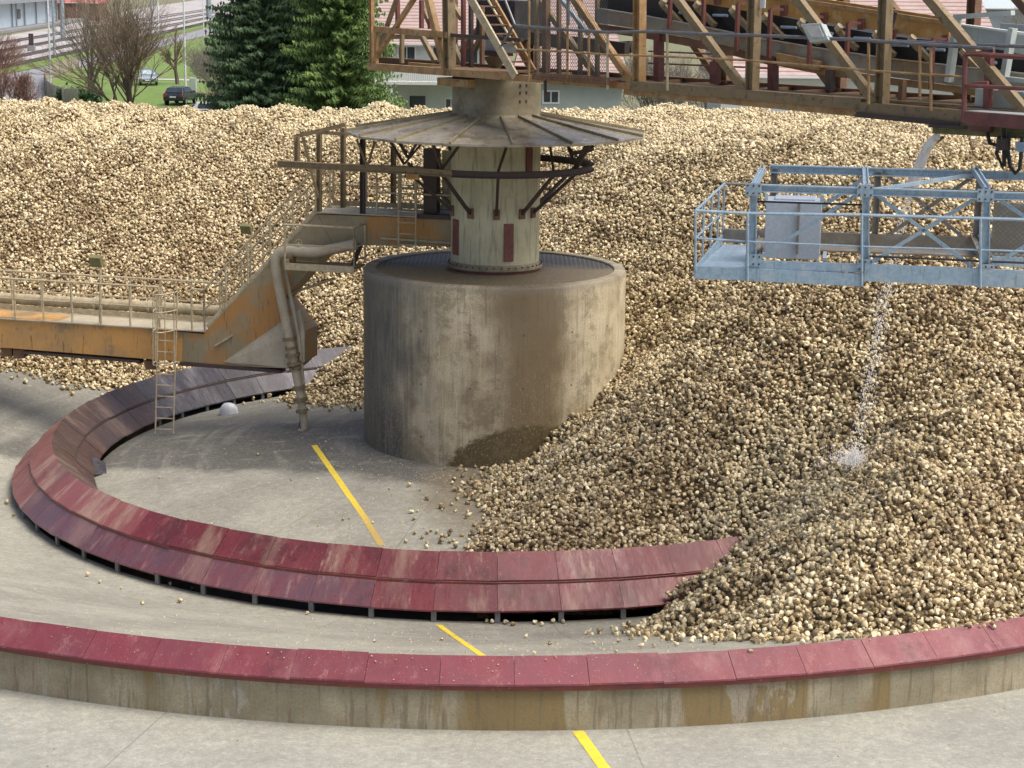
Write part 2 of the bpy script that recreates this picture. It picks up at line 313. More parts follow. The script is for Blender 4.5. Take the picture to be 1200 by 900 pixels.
mesh_mat('wire_mesh', (.13, .14, .13), 12)
def grating_mat():
    s = NT('grating'); x, y, z = s.xyz()
    a = s.math('FRACT', s.math('MULTIPLY', x, 9)); b = s.math('FRACT', s.math('MULTIPLY', y, 9))
    m = s.math('LESS_THAN', s.math('MINIMUM', a, b), .28)
    v = s.noise(.8, 6, .6); mud = s.rng(s.math('ADD', s.math('MULTIPLY', y, -1), s.math('MULTIPLY', s.math('SUBTRACT', v, .5), 3)), -1.0, .1)
    col = s.mix(m, (.010, .011, .012), (.09, .085, .075)); g = s.noise(14, 5, .7)
    col = s.mix(mud, col, s.mix(s.rng(g, .35, .65), (.20, .16, .095), (.12, .095, .055)))
    s.fin(col, .62, 0, g, .3, .01)
grating_mat()
def leaf_mat(name, a, b, c):
    s = NT(name); v = s.noise(.9, 4, .6); w = s.noise(5, 3, .6, off=3)
    col = s.mix(s.rng(v, .35, .65), a, b); col = s.mix(s.math('MULTIPLY', s.rng(w, .5, .65), .6), col, c); s.fin(col, .7)
leaf_mat('spruce_dark', (.06, .115, .055), (.085, .15, .065), (.12, .19, .07))
leaf_mat('spruce_light', (.07, .14, .04), (.13, .22, .05), (.24, .30, .06))
leaf_mat('hedge_green', (.03, .07, .03), (.05, .10, .04), (.08, .14, .05))

# ------------------------------------------------------------ mesh builder
def tag(o, label=None, cat=None, group=None, kind=None):
    if label: o['label'] = label
    if cat: o['category'] = cat
    if group: o['group'] = group
    if kind: o['kind'] = kind
    return o
def empty(name, loc, label=None, cat=None, group=None):
    o = bpy.data.objects.new(name, None); COL.objects.link(o); o.location = loc; o.empty_display_size = .3
    return tag(o, label, cat, group)
def put(o, parent):
    if parent is not None:
        w = Vector(parent.location); q = parent.parent
        while q is not None: q = None
        o.parent = parent
        o.matrix_parent_inverse = Matrix.Translation(-w) if parent.type == 'EMPTY' else Matrix.Identity(4)
class MB:
    def __init__(s): s.v = []; s.f = []
    def add(s, vs, fs):
        b = len(s.v); s.v += [tuple(p) for p in vs]; s.f += [tuple(i+b for i in f) for f in fs]; return s
    def box(s, c, x, y, z):       # centre and half vectors
        c, x, y, z = map(Vector, (c, x, y, z))
        vs = [c+sx*x+sy*y+sz*z for sx in (-1, 1) for sy in (-1, 1) for sz in (-1, 1)]
        return s.add(vs, [(0, 1, 3, 2), (4, 6, 7, 5), (0, 4, 5, 1), (2, 3, 7, 6), (0, 2, 6, 4), (1, 5, 7, 3)])
    def aabb(s, a, b):
        a, b = Vector(a), Vector(b); h = (b-a)/2
        return s.box((a+b)/2, (h.x, 0, 0), (0, h.y, 0), (0, 0, h.z))
    def bar(s, a, b, w, h=None, side=None):
        h = h or w; a, b = Vector(a), Vector(b); d = (b-a); L = d.length
        if L < 1e-6: return s
        d /= L; sd = Vector(side) if side is not None else (d.cross(Vector((0, 0, 1))) if abs(d.z) < .95 else Vector((1, 0, 0)))
        sd = (sd - d*sd.dot(d)).normalized(); u = d.cross(sd)
        return s.box((a+b)/2, d*L/2, sd*w/2, u*h/2)
    def ibeam(s, a, b, w, h, side=None, t=.02):   # I section: flanges perpendicular to h direction
        a, b = Vector(a), Vector(b); d = (b-a).normalized()
        sd = Vector(side) if side is not None else d.cross(Vector((0, 0, 1)))
        sd = (sd - d*sd.dot(d)).normalized(); u = d.cross(sd)
        s.bar(a+u*(h/2-t/2), b+u*(h/2-t/2), w, t, sd); s.bar(a-u*(h/2-t/2), b-u*(h/2-t/2), w, t, sd)
        return s.bar(a, b, t, h-2*t-.002, sd)
    def channel(s, a, b, w, h, side, t=.02):      # web on the +side face
        a, b = Vector(a), Vector(b); d = (b-a).normalized(); sd = Vector(side); sd = (sd-d*sd.dot(d)).normalized(); u = d.cross(sd)
        s.bar(a+sd*(w/2-t/2), b+sd*(w/2-t/2), t, h, sd)
        s.bar(a+u*(h/2-t/2)-sd*t/2, b+u*(h/2-t/2)-sd*t/2, w-t-.002, t, sd); return s.bar(a-u*(h/2-t/2)-sd*t/2, b-u*(h/2-t/2)-sd*t/2, w-t-.002, t, sd)
    def tube(s, pts, r, n=8, caps=True):
        pts = [Vector(p) for p in pts]; rs = r if isinstance(r, (list, tuple)) else [r]*len(pts)
        vs = []; prev = None
        for i, p in enumerate(pts):
            d = (pts[min(i+1, len(pts)-1)]-pts[max(i-1, 0)]).normalized()
            if prev is None: prev = d.cross(Vector((0, 0, 1))) if abs(d.z) < .95 else d.cross(Vector((1, 0, 0)))
            x = (prev-d*prev.dot(d)).normalized(); y = d.cross(x); prev = x
            vs += [p+(x*math.cos(k*2*math.pi/n)+y*math.sin(k*2*math.pi/n))*rs[i] for k in range(n)]
        fs = [(i*n+k, i*n+(k+1) % n, (i+1)*n+(k+1) % n, (i+1)*n+k) for i in range(len(pts)-1) for k in range(n)]
        if caps: fs += [tuple(range(n))[::-1], tuple(range((len(pts)-1)*n, len(pts)*n))]
        return s.add(vs, fs)
    def prism(s, poly, off):      # planar polygon extruded by a vector
        n = len(poly); off = Vector(off); poly = [Vector(p) for p in poly]
        return s.add(poly+[p+off for p in poly], [tuple(range(n)), tuple(range(2*n-1, n-1, -1))]+[(i, i+n, (i+1) % n+n, (i+1) % n) for i in range(n)])
    def lathe(s, prof, n=96, a0=0, a1=2*math.pi, c=(0, 0)):
        full = abs(a1-a0-2*math.pi) < 1e-6; m = n if full else n+1; vs = []
        for r, z in prof:
            for k in range(m):
                a = a0+(a1-a0)*k/n; vs.append((c[0]+r*math.cos(a), c[1]+r*math.sin(a), z))
        fs = []
        for i in range(len(prof)-1):
            for k in range(n):
                k2 = (k+1) % m; fs.append((i*m+k, i*m+k2, (i+1)*m+k2, (i+1)*m+k))
        return s.add(vs, fs)
    def build(s, name, mat, parent=None, smooth=False, label=None, bevel=0):
        me = bpy.data.meshes.new(name); me.from_pydata(s.v, [], s.f); me.validate()
        me.materials.append(MATS[mat] if isinstance(mat, str) else mat)
        import bmesh
        bm = bmesh.new(); bm.from_mesh(me)
        if len(bm.faces) < 60000: bmesh.ops.recalc_face_normals(bm, faces=bm.faces)
        bm.to_mesh(me); bm.free()
        if smooth:
            me.shade_smooth(); me.set_sharp_from_angle(angle=R(40))
        o = bpy.data.objects.new(name, me); COL.objects.link(o); put(o, parent)
        if bevel:
            b = o.modifiers.new('bevel', 'BEVEL'); b.width = bevel; b.segments = 2; b.limit_method = 'ANGLE'
        if label: o['label'] = label
        return o
def sheet(name, pts, mat, kind='structure'):
    o = MB().add(pts, [tuple(range(len(pts)))]).build(name, mat)
    if o.data.polygons[0].normal.z < 0: o.data.flip_normals()
    if kind: o['kind'] = kind
    return o

# ============================================================ SETTING
prof_r = [3.0, 3.2, 4, 5, 6, 7, 8, 9, 9.4, 9.73, 9.77, 11.41, 11.45, 11.8, 12.2, 12.7, 13.5, 14.5, 15.5, 16.5, 17.5, 18.5, 19.3, 19.36]
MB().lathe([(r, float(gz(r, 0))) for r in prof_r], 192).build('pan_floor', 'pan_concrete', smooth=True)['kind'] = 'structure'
MB().lathe([(19.5, .41), (22, .41), (28, .41), (38, .41), (60, .41)], 192).build('yard_floor', 'yard_concrete')['kind'] = 'structure'
MB().lathe([(59, .39), (120, .39), (400, .39), (3000, .39)], 96).build('terrain', 'terrain_soil')['kind'] = 'structure'
def gp(pts, z): return [at_z(x, y, z) for x, y in pts]
sheet('grass_field', gp([(50, 135), (52, 97), (85, 82), (150, 70), (215, 49), (262, 40), (330, 38), (330, 135)], .43), 'grass')
sheet('grass_verge', gp([(-40, 92), (-40, 84), (0, 79), (60, 68), (150, 50), (280, 16), (290, 20), (190, 44), (100, 67), (25, 83)], .44), 'grass')
sheet('road', gp([(-60, 150), (-50, 100), (25, 84), (100, 68), (190, 46), (290, 22), (300, 28), (215, 48), (150, 65), (90, 79), (62, 89), (52, 104), (58, 150)], .46), 'asphalt_far')
sheet('track_bed', gp([(-60, 90), (-60, 46), (5, 42), (70, 31), (150, 12), (230, 0), (330, -8), (330, 8), (280, 15), (150, 49), (60, 67), (0, 78)], .45), 'ballast')
sheet('footpath', gp([(150, 91), (245, 93.5), (245, 95), (150, 92.6)], .47), 'ballast')
for i, pl in enumerate([[(-40, 56), (70, 38), (200, 17), (300, 2)], [(-40, 66), (70, 46), (200, 22.5), (300, 5.5)], [(-40, 78), (70, 54.5), (200, 28.5), (300, 9)], [(-40, 86), (70, 63), (200, 35), (300, 13)]]):
    t = empty('railway_track', at_z(*pl[1], .45))
    tag(t, ['railway track farthest from the road, close to the pale blue platform wall', 'second railway track counted from the platform wall', 'second railway track counted from the road', 'railway track nearest to the road and its grass verge'][i], 'railway track', 'parallel railway tracks')
    for dy in (0, 3.2 - i*0):
        mb = MB()
        for a, b in zip(pl[:-1], pl[1:]):
            k = 1
            mb.bar(at_z(a[0], a[1]+dy*.6, .56), at_z(b[0], b[1]+dy*.6*(1 if b[0] < 250 else .6), .56), .3, .16)
        mb.build('rail', 'steel_rail', t)
# ---- yellow painted lines
def ribbon(px, w, mat, name, lab, lift=.006, grp=None):
    pts = []
    for (a, b) in zip(px[:-1], px[1:]):
        for k in range(8): pts.append(on_ground(a[0]+(b[0]-a[0])*k/8, a[1]+(b[1]-a[1])*k/8))
    pts.append(on_ground(*px[-1])); vs = []
    for i, p in enumerate(pts):
        d = pts[min(i+1, len(pts)-1)]-pts[max(i-1, 0)]; s_ = Vector((-d.y, d.x, 0)).normalized()*w/2
        for q in (p+s_, p-s_): vs.append((q.x, q.y, max(float(gz(q.x, q.y)), 0 if math.hypot(q.x, q.y) < 3.2 else -9)+lift))
    o = MB().add(vs, [(2*i, 2*i+1, 2*i+3, 2*i+2) for i in range(len(pts)-1)]).build(name, mat)
    return tag(o, lab, 'painted line', grp)
ribbon([(368, 522), (385, 546), (405, 575), (426, 605), (447, 640)], .14, 'yellow_paint', 'yellow_line', 'longest yellow painted line, on the floor between drum and curved metal cover', grp='yellow painted lines')
ribbon([(514, 733), (573, 774)], .12, 'yellow_paint', 'yellow_line', 'short yellow line on the strip between curved metal cover and low wall', grp='yellow painted lines')
ribbon([(677, 857), (712, 906)], .17, 'yellow_paint', 'yellow_line', 'yellow line on the yard floor in front of the low concrete wall', grp='yellow painted lines')

# ============================================================ low curved wall with red cap
wl = empty('retaining_wall', (0, -19.6, .41), 'low curved concrete wall streaked with brown, capped with sloping maroon plates', 'wall')
MB().lathe([(19.36, .2), (19.36, 1.2), (19.64, 1.2), (19.64, .38)], 360).build('wall', 'wall_concrete', wl, smooth=True)
NS = 114; rest = MB()
for k in range(NS):
    a0 = 2*math.pi*k/NS; a1 = 2*math.pi*(k+1)/NS-.0003; am = math.degrees((a0+a1)/2)
    mb = rest if not (-125 < (am-360 if am > 180 else am) < -52) else MB()
    def pt(r, z, a): return (r*math.cos(a), r*math.sin(a), z)
    jz = random.uniform(-.012, .012); ri, ro = 19.28, 19.74
    vs = []
    for a in (a0, a1): vs += [pt(ri, 1.43+jz, a), pt(ro, 1.16+jz, a), pt(ro+.008, 1.135+jz, a), pt(ri, 1.36+jz, a)]
    mb.add(vs, [(0, 1, 5, 4), (1, 2, 6, 5), (2, 3, 7, 6), (3, 0, 4, 7), (0, 3, 2, 1), (4, 5, 6, 7)])
    if mb is not rest: mb.build('cap_plate', 'plate_cap', wl)
rest.build('cap_plate', 'plate_cap', wl)
MB().lathe([(19.655, 1.05), (19.715, 1.05), (19.73, 1.15), (19.65, 1.17)], 360).build('cap_lip', 'maroon_dark', wl)

# ============================================================ curved metal cover (inner ring)
rg = empty('channel_cover', (0, -10.65, -.75), 'large curved two-tier metal cover on short legs, maroon in front and grey behind', 'channel cover')
NR = 60
def tier(r0, z0, r1, z1, a0, a1, th=.02, lip=.03):
    vs = []
    for a in (a0, a1):
        c, s_ = math.cos(a), math.sin(a)
        vs += [(r0*c, r0*s_, z0), (r1*c, r1*s_, z1), (r1*c, r1*s_, z1-lip), (r0*c, r0*s_, z0-th)]
    return MB().add(vs, [(0, 1, 5, 4), (1, 2, 6, 5), (2, 3, 7, 6), (3, 0, 4, 7), (0, 3, 2, 1), (4, 5, 6, 7)])
restm = MB()
for k in range(NR):
    a0 = 2*math.pi*k/NR+.02; a1 = a0+2*math.pi/NR-.0007; am = math.degrees((a0+a1)/2) % 360
    jit = random.uniform(-.012, .012)
    vis_out = 165 < am < 312; vis_in = 92 < am < 262
    for side in (1, -1):
        rr = 10.655
        pieces = [(rr, .31+jit, rr+side*.52, -.10+jit), (rr+side*.50, -.15+jit, rr+side*.95, -.565+jit)]
        for j, (r0, z0, r1, z1) in enumerate(pieces):
            mb = tier(r0, z0, r1, z1, a0, a1)
            if (side == 1 and vis_out) or (side == -1 and vis_in and am < 215):
                if side == -1: m = 'plate_wet' if am < 158 else 'plate_brown'
                else:
                    if am < 232: m = 'plate_pink' if j == 0 or am < 205 else 'plate_mauve'
                    elif am < 268: m = 'plate_maroon' if j == 0 or am > 262 else 'plate_mauve'
                    else: m = 'plate_maroon'
                mb.build('cover_plate', m, rg)
            else:
                restm.add(mb.v, mb.f)
restm.build('cover_plate', 'plate_maroon', rg)
MB().lathe([(10.17, -.10), (10.125, -.135), (10.125, -.19), (10.17, -.19)], 60, .02, 2*math.pi+.02).build('step_edge', 'dark_steel', rg)  # dark colour paints in the shade line between the two tiers
MB().lathe([(11.14, -.10), (11.185, -.135), (11.185, -.18), (11.14, -.18)], 60, .02, 2*math.pi+.02).build('step_edge', 'maroon_dark', rg)
nleg = 0
for k in range(NR):
    a = 2*math.pi*k/NR+.02; am = math.degrees(a) % 360; c, s_ = math.cos(a), math.sin(a)
    if 200 < am < 312: rr_ = 11.53
    elif 92 < am < 160: rr_ = 9.79
    else: continue
    MB().bar((rr_*c, rr_*s_, -.85 if rr_ > 10 else -1.1), (rr_*c, rr_*s_, -.56), .10, .05, (s_, -c, 0)).build('leg', 'rail_grey', rg); nleg += 1
MB().lathe([(9.78, -1.13), (11.40, -1.13)], 120).build('channel_shade_floor', 'black_rubber', rg)  # black sheet paints in the deep shade under the cover

# ============================================================ drum
dr = empty('concrete_drum', (0, 0, 0), 'big round concrete drum with dark algae on its left flank and brown mud stains', 'concrete drum')
MB().lathe([(3.2, -.5), (3.2, 4.16), (3.17, 4.22), (3.12, 4.24), (2.92, 4.24), (2.90, 4.22), (2.90, 4.0)], 192).build('wall', 'drum_concrete', dr, smooth=True)
MB().lathe([(2.9, 4.19), (0, 4.2)], 96).build('grating', 'grating', dr)

# ============================================================ tower
tw = empty('central_tower', (0, 0, 4.1), 'pale green steel column with a wide conical sheet-metal canopy standing on the drum', 'tower')
MB().lathe([(1.075, 4.3), (1.075, 7.75)], 64).build('column', 'column_paint', tw, smooth=True)
MB().lathe([(1.0, 4.18), (1.10, 4.19), (1.10, 4.27), (1.0, 4.27)], 40).build('base_ring', 'red_primer', tw)
fl = MB().lathe([(1.075, 4.27), (1.17, 4.275), (1.17, 4.33), (1.10, 4.36), (1.076, 4.42)], 64).build('base_flange', 'cylinder_dirt', tw, smooth=True)
mb = MB()
for k in range(40):
    a = 2*math.pi*k/40; mb.bar((1.135*math.cos(a), 1.135*math.sin(a), 4.30), (1.135*math.cos(a), 1.135*math.sin(a), 4.375), .035)
mb.build('bolts', 'dark_steel', fl)
up_ = MB().lathe([(1.0, 7.86), (1.13, 7.87), (1.13, 7.92), (1.075, 7.95), (1.06, 7.98), (1.06, 8.80), (.3, 8.81)], 64).build('turntable_cylinder', 'cylinder_dirt', tw, smooth=True)
for k, (az, zz) in enumerate([(a_, z_) for a_ in (-58, -48) for z_ in (8.62, 8.45, 8.25)]):
    a = R(az); p = Vector((1.063*math.cos(a), 1.063*math.sin(a), zz)); MB().bar(p, p+Vector((0, 0, .07)), .04, .02, (-math.sin(a), math.cos(a), 0)).build('slot', 'dark_steel', up_)
NC = 16; cverts = []; cf = []
for k in range(NC):
    a = -math.pi/2+R(6.5)+2*math.pi*k/NC
    for r_, z_ in ((1.07, 7.93), (3.60, 7.50), (3.60, 7.45), (1.1, 7.86)): cverts.append((r_*math.cos(a), r_*math.sin(a), z_))
for k in range(NC):
    k2 = (k+1) % NC
    for j in range(3): cf.append((k*4+j, k*4+j+1, k2*4+j+1, k2*4+j))
cn = MB().add(cverts, cf).build('canopy', 'canopy_sheet', tw)
for k in range(NC):
    a = -math.pi/2+R(6.5)+2*math.pi*k/NC; c, s_ = math.cos(a), math.sin(a)
    MB().bar((1.1*c, 1.1*s_, 7.955), (3.60*c, 3.60*s_, 7.53), .045, .06).build('seam', 'cylinder_dirt', cn)
# monorail: ring and straight run
def ringpts(r, z, a0, a1, n=40): return [Vector((r*math.cos(R(a0+(a1-a0)*k/n)), r*math.sin(R(a0+(a1-a0)*k/n)), z)) for k in range(n+1)]
mono = [at_z(326, 192, 6.72), at_z(400, 196, 6.72), at_z(480, 200, 6.72)] + ringpts(2.32, 6.70, -115, 78)
def ibeam_path(mb, pts, w, h):
    for a, b in zip(pts[:-1], pts[1:]): mb.ibeam(a, b, w, h, side=(b-a).cross(Vector((0, 0, 1))))
m1 = MB(); ibeam_path(m1, mono[:4], .11, .16); m1.build('monorail', 'rust_olive', tw)
m1 = MB(); ibeam_path(m1, mono[3:], .11, .16); m1.build('ring_rail', 'dark_steel', tw)
m1 = MB(); q = ringpts(2.32, 7.15, -40, 110); ibeam_path(m1, q, .08, .08); m1.build('upper_ring', 'dark_steel', tw)
for az in (-160, -122, -88, -54, -34, 28, 75, 120, 160):
    a = R(az); c, s_ = math.cos(a), math.sin(a); mb = MB()
    mb.bar((1.08*c, 1.08*s_, 5.62), (2.30*c, 2.30*s_, 6.66), .07, .07); mb.bar((2.30*c, 2.30*s_, 6.78), (2.75*c, 2.75*s_, 7.5), .06, .06) if az > -50 or az < -100 else None
    a2 = R(az+13); mb.bar((2.3*c, 2.3*s_, 6.78), (1.6*math.cos(a2), 1.6*math.sin(a2), 7.75), .05, .05)
    mb.build('brace', 'dark_steel', tw)
    MB().bar((1.10*c, 1.10*s_, 5.52), (1.10*c, 1.10*s_, 5.76), .16, .05, (-s_, c, 0)).build('brace_foot', 'rust_dark', tw)
_t = at_z(484, 206, 6.58); MB().box(_t, (.14, 0, 0), (0, .06, 0), (0, 0, .09)).build('trolley', 'skirt_yellow', tw, bevel=.02)
for az, z0, z1 in ((-72, 4.52, 5.42), (-150, 4.6, 5.45)):
    a = R(az); c, s_ = math.cos(a), math.sin(a)
    MB().bar((1.085*c, 1.085*s_, z0), (1.085*c, 1.085*s_, z1), .24, .05, (-s_, c, 0)).build('hatch', 'red_primer', tw, bevel=.01)
a = R(-43); MB().bar((1.09*math.cos(a), 1.09*math.sin(a), 6.6), (1.09*math.cos(a), 1.09*math.sin(a), 7.45), .2, .05, (-math.sin(a), math.cos(a), 0)).build('side_panel', 'maroon_dark', tw)

# ============================================================ left bridge
ba = R(15); ES = Vector((-math.cos(ba), math.sin(ba), 0)); EM = Vector((-math.sin(ba), -math.cos(ba), 0)); em2 = EM.xy
def B(x, y, n=.1): return at_pl(x, y, em2, n)
br = empty('scraper_bridge', (-4.6, .9, -.3), 'rusty ochre and olive box-girder bridge with railings stepping up to the tower', 'bridge')
lo = [(-80, 364), (214, 389), (238, 391.5), (372, 251), (532, 257), (532, 289), (390, 287), (342, 340), (331, 353), (357, 388), (357, 424), (337, 432), (300, 431), (214, 424), (-80, 401)]
LP_ = [B(*p) for p in lo]
zdeck = (B(60, 376.5).z+B(238, 391.5).z)/2; zup = (B(372, 251).z+B(532, 257).z)/2
i_lo = [0, 1, 13, 14]
MB().prism([LP_[0], LP_[1], LP_[13], LP_[14]], -EM*.9).build('girder', 'girder_ochre', br, bevel=.01)
MB().prism([LP_[1]+ES*-.004, LP_[2], LP_[3], LP_[6], LP_[7], LP_[8], LP_[9], LP_[10], LP_[11], LP_[12], LP_[13]+ES*-.004], -EM*.9).build('knee', 'girder_olive', br, bevel=.01)
MB().prism([LP_[3]-ES*.004, LP_[4], LP_[5], LP_[6]-ES*.004], -EM*.9).build('upper_girder', 'girder_olive', br, bevel=.01)
# facets on the knee
MB().prism([B(262, 424, .12), B(352, 362, .12), B(357, 388, .3), B(357, 424, .3), B(337, 431, .3), B(300, 430, .14)], -EM*.02).build('knee_plate', 'old_paint_beige', br)
MB().bar(B(252, 405, .14), B(272, 393, .14), .05, .05).build('bracket', 'rail_tan', br)
MB().bar(B(30, 412, -.05), B(166, 423, -.05), .25, .07).build('bottom_rail', 'dark_steel', br)
MB().bar(B(214, 425, -.0), B(332, 434, -.0), .35, .08).build('bottom_rail', 'dark_steel', br)
for x, y in ((10, 412), (24, 414), (178, 427)):
    MB().aabb(B(x, y, -.2)-Vector((.14, .2, .1)), B(x, y, -.2)+Vector((.14, .2, .14))).build('clamp_block', 'rust_dark', br)
# decks
d0 = B(-80, 364, .16); d1 = B(240, 391, .16)
d0.z = d1.z = zdeck+.02
MB().prism([d0, d1, d1-EM*1.45, d0-EM*1.45], (0, 0, .03)).build('deck', 'old_paint_beige', br)
u0 = B(370, 251, .16); u1 = B(532, 257, .16); u0.z = u1.z = zup+.02
MB().prism([u0, u1, u1-EM*1.3, u0-EM*1.3], (0, 0, .03)).build('deck', 'old_paint_beige', br)
for n_ in (.02, -.9):
    MB().tube([B(243, 388, .1)+EM*(n_-.1)-EM*0+Vector((0, 0, .10)), B(372, 250, .1)+EM*(n_-.1)+Vector((0, 0, .08))], .085, 10).build('stringer', 'rail_tan', br, smooth=True)
mb = MB()
for k in range(16):
    f_ = (k+.5)/16; p_ = d1.lerp(u0, f_); mb.box(p_-EM*.65+Vector((0, 0, -.05)), ES*.1, EM*.45, Vector((0, 0, .015)))
mb.build('stair_treads', 'rust_olive', br)
def railing(parent, a, b, h=1.05, n=4, mids=(.5,), mat='rail_tan', r=.029, kick=False, name='railing'):
    a, b = Vector(a), Vector(b); hz = Vector((0, 0, h)); mb = MB()
    mb.tube([a+hz, b+hz], r, 7)
    for m_ in mids: mb.tube([a+hz*m_, b+hz*m_], r*.8, 6)
    for k in range(n+1):
        p_ = a.lerp(b, k/n); mb.tube([p_, p_+hz], r*.95, 6)
    if kick: mb.bar(a+Vector((0, 0, .07)), b+Vector((0, 0, .07)), .012, .13)
    return mb.build(name, mat, parent, smooth=True)
zv = Vector((0, 0, .05))
railing(br, d0+zv, d1-(-ES)*.0+zv+ES*1.25, n=8); railing(br, d0-EM*1.15+zv, d1-EM*1.15+zv, n=9, kick=True)
railing(br, d1+ES*.35+zv, d1+zv, n=1)
railing(br, d1+zv, u0+zv, n=5); railing(br, d1-EM*1.0+zv, u0-EM*1.0+zv, n=5)
railing(br, u0-EM*1.25+zv, u1-EM*1.25+zv, n=4, kick=True)
railing(br, u0+zv-ES*1.6, u1+zv, n=2)
# service pipe along the deck
pz = Vector((0, 0, .30))
MB().tube([d0-EM*1.42+pz, d1-EM*1.42+pz+ES*.1], .15, 14).build('service_pipe', 'rail_tan', br, smooth=True)
for k in range(5):
    p_ = (d0-EM*1.42+pz).lerp(d1-EM*1.42+pz, .12+.2*k); MB().tube([p_-ES*.03, p_+ES*.03], .19, 14).build('pipe_flange', 'old_paint_beige', br, smooth=True)
# small platform with pipe and valve
n1, n0 = .95, .15
q = [B(334, 312, n1), B(415, 319, n1)]; q[1].z = q[0].z
qq = [q[0], q[1], q[1]-EM*(n1-n0), q[0]-EM*(n1-n0)]
MB().prism(qq, (0, 0, .04)).build('landing', 'rust_olive', br)
MB().bar(q[0]+Vector((0, 0, .0)), q[1], .03, .17).build('landing_edge', 'rail_tan', br)
MB().bar(q[0]+Vector((0, 0, .08)), qq[3]+Vector((0, 0, .08)), .03, .14).build('landing_edge', 'rail_tan', br)
railing(br, q[0]+Vector((0, 0, .05)), q[1]+Vector((0, 0, .05)), h=.98, n=1, r=.028); railing(br, q[1]+Vector((0, 0, .05)), qq[2]+Vector((0, 0, .05)), h=.98, n=1, r=.028)
MB().bar(B(410, 320, .5), B(423, 286, .2), .1, .08).build('strut', 'dark_steel', br)
pp = [B(418, 286, .4), B(395, 291, .5), B(370, 296, .55), B(335, 294, .55), B(326, 297, .55), B(323, 307, .55), B(326, 330, .5), B(332, 362, .45), B(343, 415, .4), B(352, 462, .38), B(356, 492, .37), B(357, 502, .37), B(353, 507, .37), B(349.5, 503, .37)]
MB().tube(pp, [.13, .13, .14, .14, .14, .13, .125, .12, .115, .11, .10, .09, .06, .05], 12).build('drain_pipe', 'old_paint_beige', br, smooth=True)
for x, y, r_ in ((343, 300, .17), (330, 349, .15), (339, 397, .17), (341, 408, .15), (343, 416, .19), (345, 426, .19), (346, 431, .16), (350, 454, .16), (352, 468, .19), (354, 481, .16)):
    c_ = B(x, y, .55 if y < 310 else .4); v_ = (B(x+3, y+14, .4)-B(x, y, .4)).normalized() if y > 310 else ES
    MB().tube([c_-v_*.04, c_+v_*.04], r_, 12).build('pipe_flange', 'rust_olive', br, smooth=True)
MB().tube([B(329, 300, .4), B(337, 330, .3), B(350, 395, .3), B(357, 470, .3)], .05, 8).build('vent_pipe', 'old_paint_beige', br, smooth=True)
MB().tube([B(355, 472, .37)+Vector((0, 0, 0)), B(350, 502, .37)], .012, 5).build('cable', 'dark_steel', br)
v0 = B(350, 284, .6); MB().tube([v0+Vector((.07*math.cos(k*.5236), 0, .07*math.sin(k*.5236))) for k in range(13)], .012, 5).build('hand_wheel', 'rail_tan', br); MB().tube([v0, v0-Vector((0, 0, .25))], .03, 6).build('valve', 'rail_tan', br)
MB().tube([B(341, 344, -.1), B(392, 326, -.1)], .035, 8).build('stay_rod', 'rail_tan', br)
MB().prism([B(345, 372, -.2), B(357, 378, -.2), B(357, 425, -.2), B(349, 432, -.2)], -EM*.5).build('end_box', 'girder_olive', br)
# ladder with cage
def ladder(parent, top0, top1, bot0, bot1, n, r=.022, mat='rail_tan', name='ladder'):
    mb = MB(); mb.tube([top0, bot0], r, 6); mb.tube([top1, bot1], r, 6)
    for k in range(n): mb.tube([top0.lerp(bot0, (k+.6)/n), top1.lerp(bot1, (k+.6)/n)], r*.75, 6)
    return mb.build(name, mat, parent)
ladder(br, B(186, 338, .35), B(208, 340, .35), B(182, 508, .4), B(203, 508.5, .4), 13)
cgp = B(196, 380, .3)
mb = MB(); cw = .36
for yy in (341, 362, 385, 423):
    c_ = B(196, yy, .35); mb.tube([c_+ES*cw*math.cos(t_)*.75+EM*(cw*1.7*math.sin(t_)) for t_ in np.linspace(0, math.pi, 13)], .018, 5)
for t_ in np.linspace(.25, math.pi-.25, 5):
    a_ = B(196, 341, .35); b_ = B(196, 424, .35); o_ = ES*cw*math.cos(t_)*.75+EM*(cw*1.7*math.sin(t_)); mb.tube([a_+o_, b_+o_], .014, 5)
mb.build('ladder_cage', 'rail_tan', br)
ladder(br, B(467, 200, .3), B(488, 201, .3), B(467, 292, .3), B(487, 293, .3), 7)
MB().bar(B(446, 279, .14), B(531, 285, .14), .06, .05).build('ledge', 'rail_tan', br)
# lamps on posts
def postlamp(x, y0, y1, w, h, n):
    MB().tube([B(x, y0, n), B(x+1, y1, n)], .03, 6).build('lamp_post', 'rail_tan', br)
    c_ = B(x-4, y1-2, n); l_ = MB().box(c_, ES*w/2, EM*.08+Vector((0, 0, -.03)), Vector((0, 0, h/2))+EM*.05).build('lamp_head', 'olive_plate', br, bevel=.01)
    l_['label'] = 'small rectangular lamp on a thin post'
postlamp(117, 378, 308, .32, .26, .05); postlamp(293, 345, 270, .28, .22, -.9)
